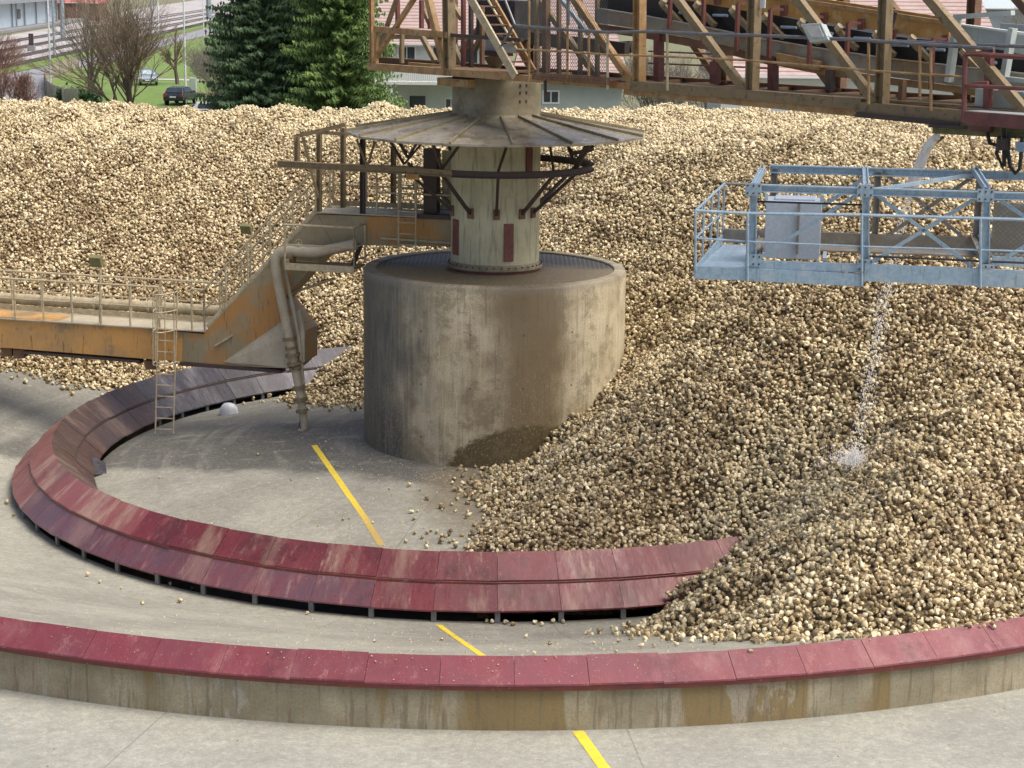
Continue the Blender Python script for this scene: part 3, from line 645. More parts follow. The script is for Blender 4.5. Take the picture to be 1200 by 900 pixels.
# gantry on the upper deck under the canopy
def mem(parent, a, b, w, h=None, mat='rust_olive', name='post', n=.1): return MB().bar(a, b, w, h or w, EM).build(name, mat, parent)
for x, y0, y1, n_, m_ in ((374, 156, 249, .08, 'rust_olive'), (425, 163, 252, .08, 'dark_steel'), (402, 150, 246, -.9, 'rust_olive'), (461, 172, 238, -1.1, 'rust_olive'), (348, 160, 192, .45, 'rust_olive')):
    MB().ibeam(B(x, y0, n_), B(x, y1, n_), .13, .11, side=EM).build('post', m_, br)
for a_, b_, w_ in (((346, 160), (405, 146), .1), ((366, 155), (408, 157), .08), ((355, 161), (373, 232), .06), ((418, 163), (430, 194), .05), ((439, 166), (431, 194), .05)):
    MB().bar(B(*a_, .3), B(*b_, .3), w_, w_, EM).build('gantry_bar', 'rust_olive', br)
MB().bar(B(506, 174, -.2), B(506, 250, -.2), .34, .3, ES).build('cable_duct', 'dark_steel', br)
MB().prism([B(518, 176, -.35), B(534, 177, -.35), B(534, 246, -.35), B(518, 245, -.35)], -EM*.05).build('door_panel', 'column_paint', br)
MB().prism([B(488, 251, .18), B(532, 253, .18), B(532, 258, .18), B(488, 256, .18)], -EM*1.2).build('deck_edge', 'dark_steel', br)
ladder(br, B(470, 200, -.6), B(488, 201, -.6), B(470, 252, -.6), B(488, 253, -.6), 5)

# ============================================================ conveyor boom
be = R(50.245); QE = Vector((math.cos(be), -math.sin(be), 0)); QM = Vector((-math.sin(be), -math.cos(be), 0)); qm2 = QM.xy
def Q(x, y, n=1.3): return at_pl(x, y, qm2, n)
bo = empty('conveyor_boom', (0, 0, 8.82), 'rusty lattice conveyor boom with walkway, stairs and belt turning on the tower', 'conveyor boom')
def qbar(a, b, w, h=None, mat='rust_olive', name='brace', n=1.3, kind='bar', far=False):
    A_, B_ = Q(*a, n), Q(*b, n)
    if far: A_, B_ = A_-QM*2.6, B_-QM*2.6
    mb = MB()
    if kind == 'i': mb.ibeam(A_, B_, w, h or w, side=QM)
    elif kind == 'c': mb.channel(A_, B_, w, h or w, QM)
    else: mb.bar(A_, B_, w, h or w, QM)
    return mb.build(name, mat, bo)
ZB = 8.86
def qline(x0, x1, y, n, z):      # points on plane n at height z, at image columns x0..x1
    out = []
    for x in (x0, x1):
        p_ = Q(x, y, n); p_.z = z; out.append(p_)
    return out
# chords
for n_, z_, x0, x1, w_, h_, m_, nm in ((1.3, 8.94, 433, 606, .14, .17, 'rust_light', 'chord'), (1.3, 8.93, 606, 742, .16, .14, 'rust_light', 'chord')):
    a_, b_ = qline(x0, x1, 90, n_, z_); MB().channel(a_, b_, w_, h_, QM).build(nm, m_, bo)
for a_, b_, w_, h_, m_, n_ in (((742, 100), (1012, 122), .2, .20, 'rust_olive', 1.3), ((735, 107), (1005, 132), .2, .13, 'rust_light', 1.25), ((1005, 125), (1132, 136), .2, .20, 'rust_olive', 1.3), ((1130, 133), (1215, 137), .2, .2, 'rust_olive', 1.3), ((1006, 134), (1128, 146), .2, .09, 'dark_steel', 1.38)):
    MB().channel(Q(*a_, n_), Q(*b_, n_), w_, h_, QM).build('chord', m_, bo)
a_, b_ = Q(433, 80, -1.3), Q(1260, 128, -1.3); a_.z = b_.z = 8.9; MB().channel(a_, b_, .16, .2, -QM).build('chord', 'rust_dark', bo)
MB().bar(Q(440, 34), Q(527, 41), .14, .14, QM).build('cross_rail', 'rust_light', bo)
MB().bar(Q(440, 34, -1.3)+Vector((0, 0, -.2)), Q(620, 45, -1.3), .12, .12, QM).build('cross_rail', 'rust_olive', bo)
MB().bar(Q(527, 41), Q(612, 47), .10, .08, QM).build('cross_rail', 'dark_steel', bo)
# floor cross members and deck plates
for x in range(450, 1200, 42):
    p_ = Q(x, 95, 1.2); p_.z = 8.90
    MB().bar(p_, p_-QM*2.5, .1, .1).build('cross_beam', 'rust_dark', bo)
a_, b_ = qline(500, 745, 90, 1.2, 8.99); MB().prism([a_, b_, b_-QM*.75, a_-QM*.75], (0, 0, .03)).build('walkway_floor', 'rust_dark', bo)
a_, b_ = qline(624, 716, 90, 1.62, 9.0); MB().prism([a_, b_, b_-QM*.3, a_-QM*.3], (0, 0, .04)).build('walkway_floor', 'red_primer', bo)
mb = MB()
for k in range(36):
    p_ = a_.lerp(b_, (k+.5)/36)+QM*.02; mb.bar(p_+Vector((0, 0, -.06)), p_+Vector((0, 0, .10)), .012, .05, QM)
mb.build('toe_board', 'rust_dark', bo)
a_, b_ = qline(745, 1215, 90, 1.15, 8.98); MB().prism([a_, b_, b_-QM*.7, a_-QM*.7], (0, 0, .03)).build('walkway_floor', 'rust_olive', bo)
# posts and diagonals, near and far truss
for x0, y0, x1, y1, w_, m_ in ((435, -60, 436, 77, .10, 'rust_light'), (525, -60, 527, 88, .22, 'rust_olive'), (750, -60, 749, 101, .20, 'rust_light'), (886, -60, 881, 112, .20, 'rust_olive'), (1041, -70, 1033, 124, .20, 'rust_olive')):
    qbar((x0, y0), (x1, y1), w_, w_, m_, 'post', kind='i'); qbar((x0, y0), (x1, y1), w_, w_, 'rust_dark', 'post', kind='i', far=True)
qbar((441, 34), (441, 75), .08, None, 'rust_light', 'post')
for a_, b_, w_, m_ in (((487, -4), (437, 73), .10, 'rust_light'), ((500, -10), (523, 84), .15, 'rust_light'), ((532, -40), (526, 20), .1, 'rust_dark'), ((790, -6), (876, 110), .15, 'rust_olive'), ((664, -14), (742, 99), .14, 'rust_light'), ((922, -18), (1026, 120), .15, 'rust_olive'), ((1080, -12), (1205, 135), .16, 'rust_olive')):
    qbar(a_, b_, w_, w_, m_, 'brace', kind='c'); qbar(a_, b_, w_, w_, 'rust_dark', 'brace', kind='c', far=True)
qbar((466, -4), (443, 60), .09, None, 'rust_olive', n=.9)
for x0, y0, x1, y1, m_ in ((466, 0, 466, 33, 'red_primer'), (494, 0, 494, 33, 'red_primer'), (504, 22, 504, 34, 'red_primer'), (543, -5, 543, 78, 'red_primer'), (552, -5, 552, 80, 'dark_steel'), (565, 8, 565, 75, 'rust_dark'), (471, 40, 471, 74, 'rust_olive')):
    qbar((x0, y0), (x1, y1), .09, None, m_, 'strut', n=.3)
for a_, b_ in (((493, 40), (510, 72)), ((541, 75), (528, 45)), ((530, 5), (541, 22)), ((494, 5), (505, 30)), ((563, 45), (555, 60))): qbar(a_, b_, .11, None, 'rust_olive', 'strut', n=-.3)
# machinery seen through the frame
MB().bar(Q(575, 22, -.6), Q(620, 24, -.6), .9, .9, QM).build('drive_housing', 'black_rubber', bo)
MB().bar(Q(577, 48, -.4), Q(600, 49, -.4), .5, .5, QM).build('motor', 'pole_grey', bo, bevel=.04)
MB().tube([Q(580, 66, -.3), Q(581, 82, -.3)], [.28, .1], 12).build('gear_pedestal', 'rust_olive', bo)
MB().bar(Q(575, 62, -.3), Q(592, 63, -.3), .5, .12, QM).build('gear_plate', 'dark_steel', bo)
MB().prism([Q(478, 73, .2), Q(600, 82, .2), Q(600, 87, .2), Q(478, 78, .2)], -QM*.1).build('stringer', 'rust_light', bo)
# stairs
for dx, m_, n_ in ((0, 'rail_tan', 1.5), (24, 'rust_light', .9)):
    MB().bar(Q(548+dx, -8, n_), Q(604+dx*.9, 90-dx*.2, n_), .05, .20, QM).build('stair_string', m_, bo)
for k in range(9):
    f_ = (k+.5)/9; a_ = Q(548+56*f_, -8+98*f_, 1.45); MB().box(a_-QM*.3+Vector((0, 0, .02)), QE*.13, QM*.29, Vector((0, 0, .015))).build('tread', 'rust_dark', bo)
MB().tube([Q(588, -10, 1.5), Q(603, 28, 1.5), Q(607, 31, 1.5), Q(620, 32, 1.5)], .028, 7).build('stair_rail', 'rail_grey', bo)
MB().tube([Q(602, 29, 1.5), Q(586, 56, 1.5)], .028, 7).build('stair_rail', 'rail_grey', bo)
MB().tube([Q(566, -10, 1.0), Q(606, 58, 1.0), Q(622, 59, 1.0)], .028, 7).build('stair_rail', 'rail_tan', bo)
# handrails
def qt(pts, r, m_, nm='handrail', n=1.62): return MB().tube([Q(*p, n) for p in pts], r, 7).build(nm, m_, bo, smooth=True)
qt([(605, 30), (650, 34), (712, 38), (760, 37), (830, 40), (900, 42), (1010, 47), (1050, 50), (1165, 57)], .034, 'rail_grey')
qt([(1010, 47), (1210, 55)], .034, 'rail_grey', n=1.2)
qt([(618, 58), (712, 64), (775, 66), (880, 71), (1035, 84), (1130, 90)], .022, 'rust_light')
qt([(620, -6), (714, -2)], .03, 'rail_grey', n=1.62); qt([(760, 74), (900, 80)], .02, 'rust_dark', n=-.9); qt([(760, 60), (900, 66)], .02, 'rust_dark', n=-.9)
for x, y0, y1, m_ in ((620, -8, 95, 'rust_light'), (665, -8, 99, 'rust_light'), (690, 34, 92, 'rust_light'), (712, 36, 105, 'rail_tan'), (782, 39, 106, 'rail_tan'), (1018, 50, 122, 'rust_light'), (1078, 53, 118, 'rust_light'), (1091, 56, 130, 'rust_light')):
    qt([(x, y0), (x, y1)], .028, m_, 'rail_post')
qt([(666, -8), (666, 30)], .035, 'rail_grey', 'rail_post')
for x in (772, 838, 905, 975): qbar((x, 50), (x, 88), .07, None, 'rust_dark', 'rail_post', n=-.9)
for x, y0, y1 in ((772, 40, 95), (838, 72, 98), (906, 66, 106)): qbar((x, y0), (x, y1), .16, None, 'red_primer', 'stub_post', n=.7)
# wire mesh screens
for x0, x1 in ((627, 664), (668, 712)):
    MB().add([Q(x0, -8, 1.4), Q(x1, -6, 1.4), Q(x1, 91, 1.4), Q(x0, 86, 1.4)], [(0, 1, 2, 3)]).build('mesh_screen', 'wire_mesh', bo)
for x in (629, 640, 655, 680, 700): qbar((x, -6), (x, 88), .08 if x != 640 else .14, None, random.choice(['rust_dark', 'rust_olive']), 'strut', n=.6)
qbar((632, 0), (700, 90), .12, None, 'rust_olive', 'strut', n=.5); qbar((650, -10), (690, 40), .08, None, 'pole_grey', 'strut', n=.9)
qbar((625, 45), (735, 58), .16, .3, 'dark_steel', 'strut', n=-.5)
MB().prism([Q(700, 50, -.6), Q(738, 48, -.6), Q(740, 62, -.6), Q(700, 60, -.6)], -QM*.3).build('feed_box', 'black_rubber', bo)
# conveyor
def band(top, bot, n, th, m_, nm):
    P0 = [Q(*p, n) for p in top]; P1 = [Q(*p, n) for p in bot]; mb = MB()
    for i in range(len(P0)-1): mb.prism([P0[i], P0[i+1], P1[i+1], P1[i]], -QM*th)
    return mb.build(nm, m_, bo)
xs = [700, 750, 800, 850, 900, 960, 1040, 1120, 1210]
def yb(x, k): return np.interp(x, xs, k)
blk_t = [-16, -14, -6, 4, 16, 28, 42, 50, 58]; blk_b = [10, 18, 27, 37, 47, 57, 69, 78, 88]; cov_b = [27, 34, 43, 53, 66, 78, 90, 100, 112]
belt = band([(x, t) for x, t in zip(xs, blk_t)], [(x, t) for x, t in zip(xs, blk_b)], .45, .9, 'black_rubber', 'belt')
band([(x, t+1) for x, t in zip(xs, blk_b)], [(x, t) for x, t in zip(xs, cov_b)], .75, .05, 'belt_cover', 'belt_cover')
band([(x, t+1) for x, t in zip(xs[:5], cov_b)], [(x, t+10) for x, t in zip(xs[:5], cov_b)], .7, .1, 'rust_dark', 'belt_frame')
band([(x, t+1) for x, t in zip(xs[4:], cov_b[4:])], [(x, t+9) for x, t in zip(xs[4:], cov_b[4:])], .7, .1, 'rust_light', 'belt_frame')
qt([(x, t) for x, t in zip(xs, blk_b)], .025, 'belt_cover', 'cable', n=.8)
band([(790, -22), (880, -8), (960, 4), (1112, 27)], [(790, -2), (880, 14), (960, 25), (1112, 49)], .55, .04, 'skirt_yellow', 'skirt')
band([(790, -28), (880, -14), (960, -2), (1112, 21)], [(790, -22), (880, -8), (960, 4), (1112, 27)], -.55, .06, 'skirt_yellow', 'skirt')
band([(790, -24), (880, -10), (960, 2), (1112, 25)], [(790, -19), (880, -5), (960, 7), (1112, 30)], .59, .05, 'rust_light', 'skirt_flange')
for k, (x, y) in enumerate([(776, 5), (816, 8), (858, 14), (896, 22), (938, 29), (982, 35), (1026, 43), (1068, 48), (1128, 63)]):
    MB().bar(Q(x, y, .62), Q(x+22, y+22, .62), .10, .10, QM).build('idler_arm', 'rust_olive', bo)
    MB().tube([Q(x-1, y, .7), Q(x+3, y-5, .7)], .07, 8).build('idler_cap', 'rail_tan', bo)
    MB().tube([Q(x+26, y+10, .55)-QE*.15, Q(x+26, y+10, .55)+QE*.25], .03, 7).build('roller_shaft', 'galvanised', bo)
for k, (x, y0, y1) in enumerate([(786, -6, 34), (825, -2, 52), (865, 4, 60), (903, 11, 68), (950, 20, 78), (994, 27, 72), (1031, 40, 95), (1093, 46, 105)]):
    MB().bar(Q(x, y0, .95), Q(x-2, y1, .95), .07, .07, QM).build('hanger', 'red_primer', bo)
    MB().bar(Q(x, y0, .95), Q(x+15, y0, .65), .06, .05, QM).build('hanger_arm', 'red_primer', bo)
    MB().bar(Q(x+15, y0-5, .62), Q(x+15, y0+8, .62), .14, .05, QE).build('hanger_plate', 'red_primer', bo)
MB().bar(Q(888, 2, 1.25), Q(897, 3, 1.25), .02, .22, QM).build('notice', 'white_paint', bo)
MB().bar(Q(1050, 14, .9), Q(1040, 48, .9), .05, .05, QM).build('lever', 'dark_steel', bo)
MB().prism([Q(908, 62, .9), Q(960, 72, .9), Q(958, 82, .9), Q(912, 76, .9)], -QM*.3).build('chute', 'rust_light', bo)
MB().bar(Q(1058, 93, 1.0), Q(1057, 118, 1.0), .12, .1, QM).build('bracket', 'rust_dark', bo)
MB().bar(Q(973, 82, .9), Q(973, 106, .9), .14, .14, QM).build('bracket', 'dark_steel', bo)
# floodlight
fl_ = MB().prism([Q(938, 28, 1.7), Q(962, 27, 1.7), Q(971, 47, 1.7), Q(949, 50, 1.7)], -QM*.16+Vector((0, 0, -.03))).build('floodlight', 'paint_grey_green', bo, bevel=.012)
MB().prism([Q(944, 30, 1.71), Q(960, 30, 1.71), Q(966, 43, 1.71), Q(951, 44, 1.71)], QM*.015).build('floodlight_glass', 'lamp_glass', bo)
MB().tube([Q(970, 42, 1.65), Q(974, 48, 1.6)], .03, 7).build('floodlight_bracket', 'galvanised', bo)
# grey discharge hood
band([(1120, 27), (1182, 37)], [(1117, 50), (1183, 60)], .8, .03, 'paint_grey_green', 'hood_side')
band([(1116, 33), (1124, 24)], [(1112, 55), (1124, 52)], .85, .03, 'paint_grey_green', 'hood_side')
band([(1172, 27), (1215, 30)], [(1172, 40), (1215, 60)], -.3, .05, 'paint_grey_green', 'hood_side')
band([(1190, 38), (1215, 41)], [(1188, 62), (1215, 66)], .5, .05, 'paint_grey_green', 'hood_side')
for a_, b_ in (((1122, 22), (1112, 96)), ((1187, 33), (1177, 92))): qbar(a_, b_, .15, .1, 'paint_grey_green', 'hood_leg', n=.95, kind='c')
qbar((1119, 20), (1187, 15), .12, .08, 'paint_grey_green', 'hood_rail', n=.95)
band([(1118, 27), (1184, 36), (1215, 40)], [(1118, 29), (1184, 39), (1215, 43)], .84, .1, 'white_paint', 'hood_flange')
qbar((1175, 92), (1215, 96), .1, .08, 'paint_grey_green', 'hood_rail', n=.95)
band([(1143, 104), (1215, 109)], [(1142, 124), (1215, 131)], 1.15, .5, 'paint_grey_green', 'tool_box')
# red end platform
a_, b_ = Q(1130, 138, 1.9), Q(1225, 145, 1.9); b_.z = a_.z
MB().bar(a_, b_, .05, .22, QM).build('end_platform_edge', 'red_primer', bo)
MB().prism([a_+Vector((0, 0, .1)), b_+Vector((0, 0, .1)), b_-QM*.8+Vector((0, 0, .1)), a_-QM*.8+Vector((0, 0, .1))], (0, 0, .02)).build('end_platform', 'asphalt_far', bo)
qt([(1129, 144), (1131, 64), (1150, 64), (1215, 68)], .045, 'red_primer', 'end_rail', n=1.9); qt([(1130, 100), (1215, 105)], .035, 'red_primer', 'end_rail', n=1.9)
MB().bar(Q(1160, 62, 1.3), Q(1157, 132, 1.3), .12, .12, QM).build('end_post', 'red_primer', bo)
qt([(1131, 64), (1165, 61)], .04, 'red_primer', 'end_rail', n=1.6); qt([(1131, 99), (1158, 97)], .035, 'red_primer', 'end_rail', n=1.6)
MB().bar(Q(1103, 149, 1.2), Q(1225, 156, 1.2), .5, .2, QM).build('under_beam', 'olive_plate', bo)
MB().bar(Q(1098, 147, 1.3), Q(1140, 149, 1.3), .5, .05, QM).build('under_plate', 'dark_steel', bo)
MB().bar(Q(1110, 138, 1.2), Q(1110, 150, 1.2), .07, .07, QM).build('hanger', 'dark_steel', bo)
MB().bar(Q(1140, 148, 1.5), Q(1162, 150, 1.5), .1, .16, QM).build('bracket', 'red_primer', bo)
for pts in ([(1157, 155), (1160, 168), (1170, 171)], [(1176, 150), (1177, 195)], [(1183, 155), (1181, 175), (1184, 195), (1190, 203), (1195, 198), (1197, 178), (1198, 160)], [(1171, 160), (1168, 180), (1175, 196), (1179, 180), (1180, 160)]):
    qt(pts, .035, 'black_rubber', 'hose', n=1.6)
MB().tube([Q(1176, 162, 1.6), Q(1176, 176, 1.6)], .12, 10).build('hose_coupling', 'dark_steel', bo)
MB().box(Q(1198, 172, 1.6), QE*.1, QM*.06, Vector((0, 0, .08))).build('junction_box', 'galvanised', bo)
# bracket below the frame beside the turntable
MB().bar(Q(520, 95, 1.0), Q(556, 98, 1.0), .4, .18, QM).build('bracket', 'rust_light', bo)
MB().bar(Q(639, 93, 1.4), Q(639, 112, 1.4), .05, .05, QM).build('bracket', 'dark_steel', bo)
# ============================================================ galvanised walkway
ga = R(10); GE = Vector((math.cos(ga), -math.sin(ga), 0)); GM = Vector((-math.sin(ga), -math.cos(ga), 0)); gm2 = GM.xy
g0 = at_d(813, 325, 30.0); gn = g0.xy.dot(gm2); gwid = 3.2
def G(x, y, n=0): return at_pl(x, y, gm2, gn+n)
gw = empty('galvanised_walkway', tuple(G(1000, 330, -1.5)), 'blue-grey galvanised truss walkway hanging over the heap on the right', 'walkway')
def gbar(a, b, w, h=None, m_='galvanised', nm='brace', n=0, kind='bar', nb=None):
    A_, B_ = G(*a, n), G(*b, n if nb is None else nb); mb = MB()
    {'bar': mb.bar, 'i': mb.ibeam, 'c': mb.channel}[kind](A_, B_, w, h or w, GM)
    return mb.build(nm, m_, gw)
gbar((813, 318.5), (1012, 328), .1, .20, nm='edge_beam', kind='c', n=.06)
gbar((876, 309.5), (1012, 314), .1, .13, nm='edge_beam', kind='c', n=0)
gbar((1013, 319), (1222, 328), .12, .27, nm='edge_beam', kind='c', n=.03)
gbar((882, 220), (1222, 231), .12, .12, nm='top_chord', kind='i')
for x, y0, y1 in ((883, 216, 306), (1015, 216, 312), (1156, 222, 318)): gbar((x, y0), (x-1, y1), .10, .12, nm='post', kind='i', n=-.02)
for a_, b_ in (((890, 302), (1012, 223)), ((1020, 308), (1152, 227)), ((1020, 223), (1140, 313)), ((1162, 312), (1222, 276)), ((1162, 228), (1222, 268))): gbar(a_, b_, .055, .055, n=-.08)
def gt(pts, r, nm='handrail', n=.1, m_='galvanised'): return MB().tube([G(*p, n) for p in pts], r, 7).build(nm, m_, gw, smooth=True)
gt([(815, 247), (876, 250), (1013, 252), (1222, 258)], .026); gt([(815, 279), (876, 283), (1013, 289), (1222, 295)], .016)
for x, y0, y1 in ((815, 247, 318), (876, 250, 330), (1010, 251, 334), (1149, 256, 338)): gt([(x, y0), (x, y1)], .022, 'rail_post', n=.13)
for x, y in ((883, 222), (1014, 224), (1155, 229), (883, 305), (1014, 311), (1155, 317)):
    c_ = G(x, y, .065); pl_ = MB().box(c_, GE*.13, GM*.006, Vector((0, 0, .10))).build('gusset', 'galvanised', gw); mb = MB()
    for dx in (-.09, 0, .09):
        for dz in (-.06, .06): mb.box(c_+GE*dx+Vector((0, 0, dz))+GM*.012, GE*.013, GM*.01, Vector((0, 0, .013)))
    mb.build('bolts', 'dark_steel', pl_)
MB().tube([G(886, 236, -.05), G(1010, 240, -.05), G(1016, 300, -.05), G(1150, 306, -.05), G(1222, 309, -.05)], .018, 6).build('cable', 'black_rubber', gw, smooth=True)
MB().box(G(935, 268, -.86), GE*.02, GM*.02, Vector((0, 0, .42))).build('enclosure_seam', 'galvanised_shade', gw)
# end guard
E0, E1 = G(815, 247, .1), G(815, 318, .1); back = -GM*gwid
eb = G(849, 215, -gwid)
MB().tube([E0, eb], .024, 7).build('end_rail', 'galvanised', gw); MB().tube([G(815, 279, .1), eb-Vector((0, 0, .5))], .018, 7).build('end_rail', 'galvanised', gw)
for f_ in (.28, .55, .8, 1):
    p_ = E0.lerp(eb, f_); MB().tube([p_, p_-Vector((0, 0, .98))], .02, 6).build('rail_post', 'galvanised', gw)
MB().bar(E1, Vector((eb.x, eb.y, eb.z-.98)), .03, .16).build('edge_beam', 'galvanised', gw)
MB().tube([eb, eb+GE*.6, eb+GE*9], .022, 7).build('handrail', 'galvanised_shade', gw)
# back truss
topz = G(882, 220).z
bk = lambda x, z: (lambda p_: Vector((p_.x, p_.y, z)))(G(x, 260, -gwid))
botz = G(883, 308).z
MB().ibeam(bk(900, topz), bk(1230, topz), .12, .14, GM).build('top_chord', 'galvanised', gw)
MB().channel(bk(849, botz), bk(1230, botz), .12, .24, GM).build('edge_beam', 'galvanised_shade', gw)
for x in (905, 1026, 1145): MB().ibeam(bk(x, topz), bk(x, botz), .10, .12, GM).build('post', 'galvanised_shade', gw)
for x0, x1, s_ in ((912, 1020, 0), (1032, 1140, 1), (1140, 1032, 1), (1150, 1240, 0)):
    MB().bar(bk(x0, botz), bk(x1, topz), .06, .06, GM).build('brace', 'galvanised_shade' if s_ else 'galvanised', gw)
for x in (883, 1015, 1156):
    a_ = G(x, 220); b_ = a_-GM*gwid; b_.z = a_.z; MB().ibeam(a_, b_, .1, .1, Vector((0, 0, 1))).build('cross_beam', 'galvanised', gw)
    a_ = G(x, 309); b_ = a_-GM*gwid; b_.z = a_.z; MB().ibeam(a_, b_, .1, .14, Vector((0, 0, 1))).build('cross_beam', 'galvanised_shade', gw)
a_, b_ = G(1015, 220), G(1156, 224)-GM*gwid; MB().bar(Vector((a_.x, a_.y, topz)), Vector((b_.x, b_.y, topz)), .06, .06).build('brace', 'galvanised', gw)
# chequer plate floor
a_, b_ = G(815, 317, 0), G(886, 319, 0); zf = a_.z+.02
fl4 = [Vector((v.x, v.y, zf)) for v in (a_, b_, b_-GM*(gwid-.1), a_-GM*(gwid-.1)+GE*.25)]
MB().prism(fl4, (0, 0, -.02)).build('floor_plate', 'galvanised', gw)
a_, b_ = G(890, 306, -1.9), G(1230, 320, -1.9); zf2 = botz-.02
MB().prism([Vector((v.x, v.y, zf2)) for v in (a_, b_, b_-GM*.7, a_-GM*.7)], (0, 0, -.03)).build('floor_plate', 'galvanised_shade', gw)
# enclosure box
bx = [G(895, 302, -.9), G(960, 303, -.9)]; bz0 = min(bx[0].z, bx[1].z); bz1 = G(895, 235, -.9).z
for v in bx: v.z = bz0
mb = MB().prism([bx[0], bx[1], bx[1]-GM*.7, bx[0]-GM*.7], (0, 0, bz1-bz0)).build('enclosure', 'galv_box', gw, bevel=.01)
e_ = bx[0]+(bx[1]-bx[0])*.15; f__ = bx[0]+(bx[1]-bx[0])*.88
MB().prism([v+Vector((0, 0, bz1-bz0)) for v in (e_-GM*.1, f__-GM*.1, f__-GM*.6, e_-GM*.6)], (0, 0, .035)).build('enclosure_lid', 'galv_box', gw, bevel=.008)
for f_ in (.0, 1.0):
    p_ = bx[0].lerp(bx[1], f_)+Vector((0, 0, bz1-bz0+.05))-GM*.05; MB().bar(p_-Vector((0, 0, .05)), p_+Vector((0, 0, .06)), .05, .05).build('lifting_lug', 'galvanised', gw)
for x in (889, 966): MB().bar(G(x, 304, -.9)+Vector((0, 0, 0)), G(x, 304, -.9)-GM*.8, .06, .05).build('enclosure_rail', 'galvanised', gw)
# screen cage at the right
p0, p1 = G(1163, 300, -1.6), G(1215, 303, -1.6); hh = Vector((0, 0, .85))
MB().add([p0, p1, p1+hh, p0+hh], [(0, 1, 2, 3)]).build('mesh_screen', 'wire_mesh', gw)
MB().prism([p0-GM*.4, p1-GM*.4, p1-GM*.4+hh, p0-GM*.4+hh], -GM*.04).build('screen_back', 'galvanised_shade', gw)
MB().bar(p0-Vector((0, 0, .08)), p1-Vector((0, 0, .08)), .06, .16, GM).build('screen_sill', 'galvanised', gw)

# ============================================================ beets
def beet_mesh(i):
    r_ = random.Random(100+i); L = r_.uniform(.85, 1.25); n = 10
    prof = [(0, .0), (.42, .0), (.66, .05), (.92, .22), (1.0, .42), (.93, .68), (.70, .98), (.42, 1.25), (.2, 1.45), (0, 1.52)]
    if i % 3 == 0: prof = [(0, .02), (.5, .0), (.74, .08), (.98, .28), (1.0, .52), (.86, .85), (.6, 1.08), (.34, 1.15), (0, 1.17)]
    if i % 4 == 3: prof = [(0, .0), (.3, .02), (.6, .12), (.85, .34), (.92, .62), (.82, .95), (.6, 1.3), (.36, 1.6), (.16, 1.85), (0, 1.95)]
    vs = []; fs = []; mi = []
    zc = sum(p_[1] for p_ in prof)/len(prof); ph = [r_.uniform(0, 6.28) for _ in range(4)]; am = [r_.uniform(.03, .13) for _ in range(4)]
    bend = r_.uniform(-.18, .18)
    for j, (rr_, z_) in enumerate(prof):
        for k in range(n):
            a_ = 2*math.pi*k/n; q_ = rr_*(1+am[0]*math.sin(2*a_+ph[0])+am[1]*math.sin(3*a_+ph[1]+z_*2)+am[2]*math.sin(a_+ph[2]))
            z2 = (z_-zc)*L; vs.append((q_*math.cos(a_)+bend*z2*z2, q_*math.sin(a_), z2+.06*math.sin(a_+ph[3])*rr_))
    for j in range(len(prof)-1):
        for k in range(n): fs.append((j*n+k, j*n+(k+1) % n, (j+1)*n+(k+1) % n, (j+1)*n+k)); mi.append(1 if j < 1 or (i % 5 == 1 and j == 3 and k < 3) else 0)
    V_ = np.array(vs); cut = np.zeros(len(V_), int)
    for c_ in range(r_.choice((1, 2, 2, 3))):
        nv = np.array([r_.gauss(0, 1), r_.gauss(0, 1), r_.gauss(-.1, .6)]); nv /= np.linalg.norm(nv); d0 = r_.uniform(.42, .72); q_ = V_@nv
        mk = q_ > d0; V_[mk] -= np.outer(q_[mk]-d0, nv); cut[mk] = c_+1
    for fi, f in enumerate(fs):
        c4 = set(int(cut[k]) for k in f)
        if len(c4) == 1 and 0 not in c4 and r_.random() < .9: mi[fi] = 1
    me = bpy.data.meshes.new('beet'); me.from_pydata((V_*np.array([.051, .051, .065])).tolist(), [], [f[::-1] for f in fs])
    me.materials.append(MATS['beet_skin']); me.materials.append(MATS['beet_flesh'])
    me.polygons.foreach_set('material_index', mi); me.polygons.foreach_set('use_smooth', [m_ == 0 for m_ in mi]); me.update(); return me
NB = 14; BM = [beet_mesh(i) for i in range(NB)]
# toe line of the heap in plan
arc = [(10.3*math.cos(R(a_)), 10.3*math.sin(R(a_))) for a_ in list(range(-91, -67, 3)) + [-68]]
toe = [(-60, 2), (-17, 5.6), (-13.93, 6.2), (-12.6, 6.75), (-11.4, 6.8), (-10.8, 6.9), (-10.0, 7.0), (-9.3, 7.5), (-7.9, 9.0), (-6.6, 10.1), (-6.0, 10.2), (-5.9, 9.3), (-5.8, 8.3), (-5.9, 7.2), (-5.8, 6.0), (-5.6, 5.1), (-5.2, 4.7), (-4.4, 4.2), (-3.6, 3.9), (-2.9, 3.2), (-2.3, 1.2), (-1.3, -1.4), (-.31, -3.26), (-.2, -5.0), (-.15, -6.3), (-.2, -7.9), (-.15, -9.3)] + arc + \
      [(4.06, -9.9), (3.47, -10.8), (3.05, -11.7), (2.75, -12.6), (3.05, -13.4), (3.5, -15), (4.13, -16.25), (5.0, -17.0), (5.83, -17.5), (7.04, -17.75), (7.9, -17.65), (9.0, -17.1), (19.25*math.cos(R(-58)), 19.25*math.sin(R(-58))), (19.25*math.cos(R(-48)), 19.25*math.sin(R(-48))), (19.2*math.cos(R(-30)), 19.2*math.sin(R(-30))), (22, -4), (34, -2), (42, 34), (-60, 34)]
T = np.array(toe); TN = len(T)
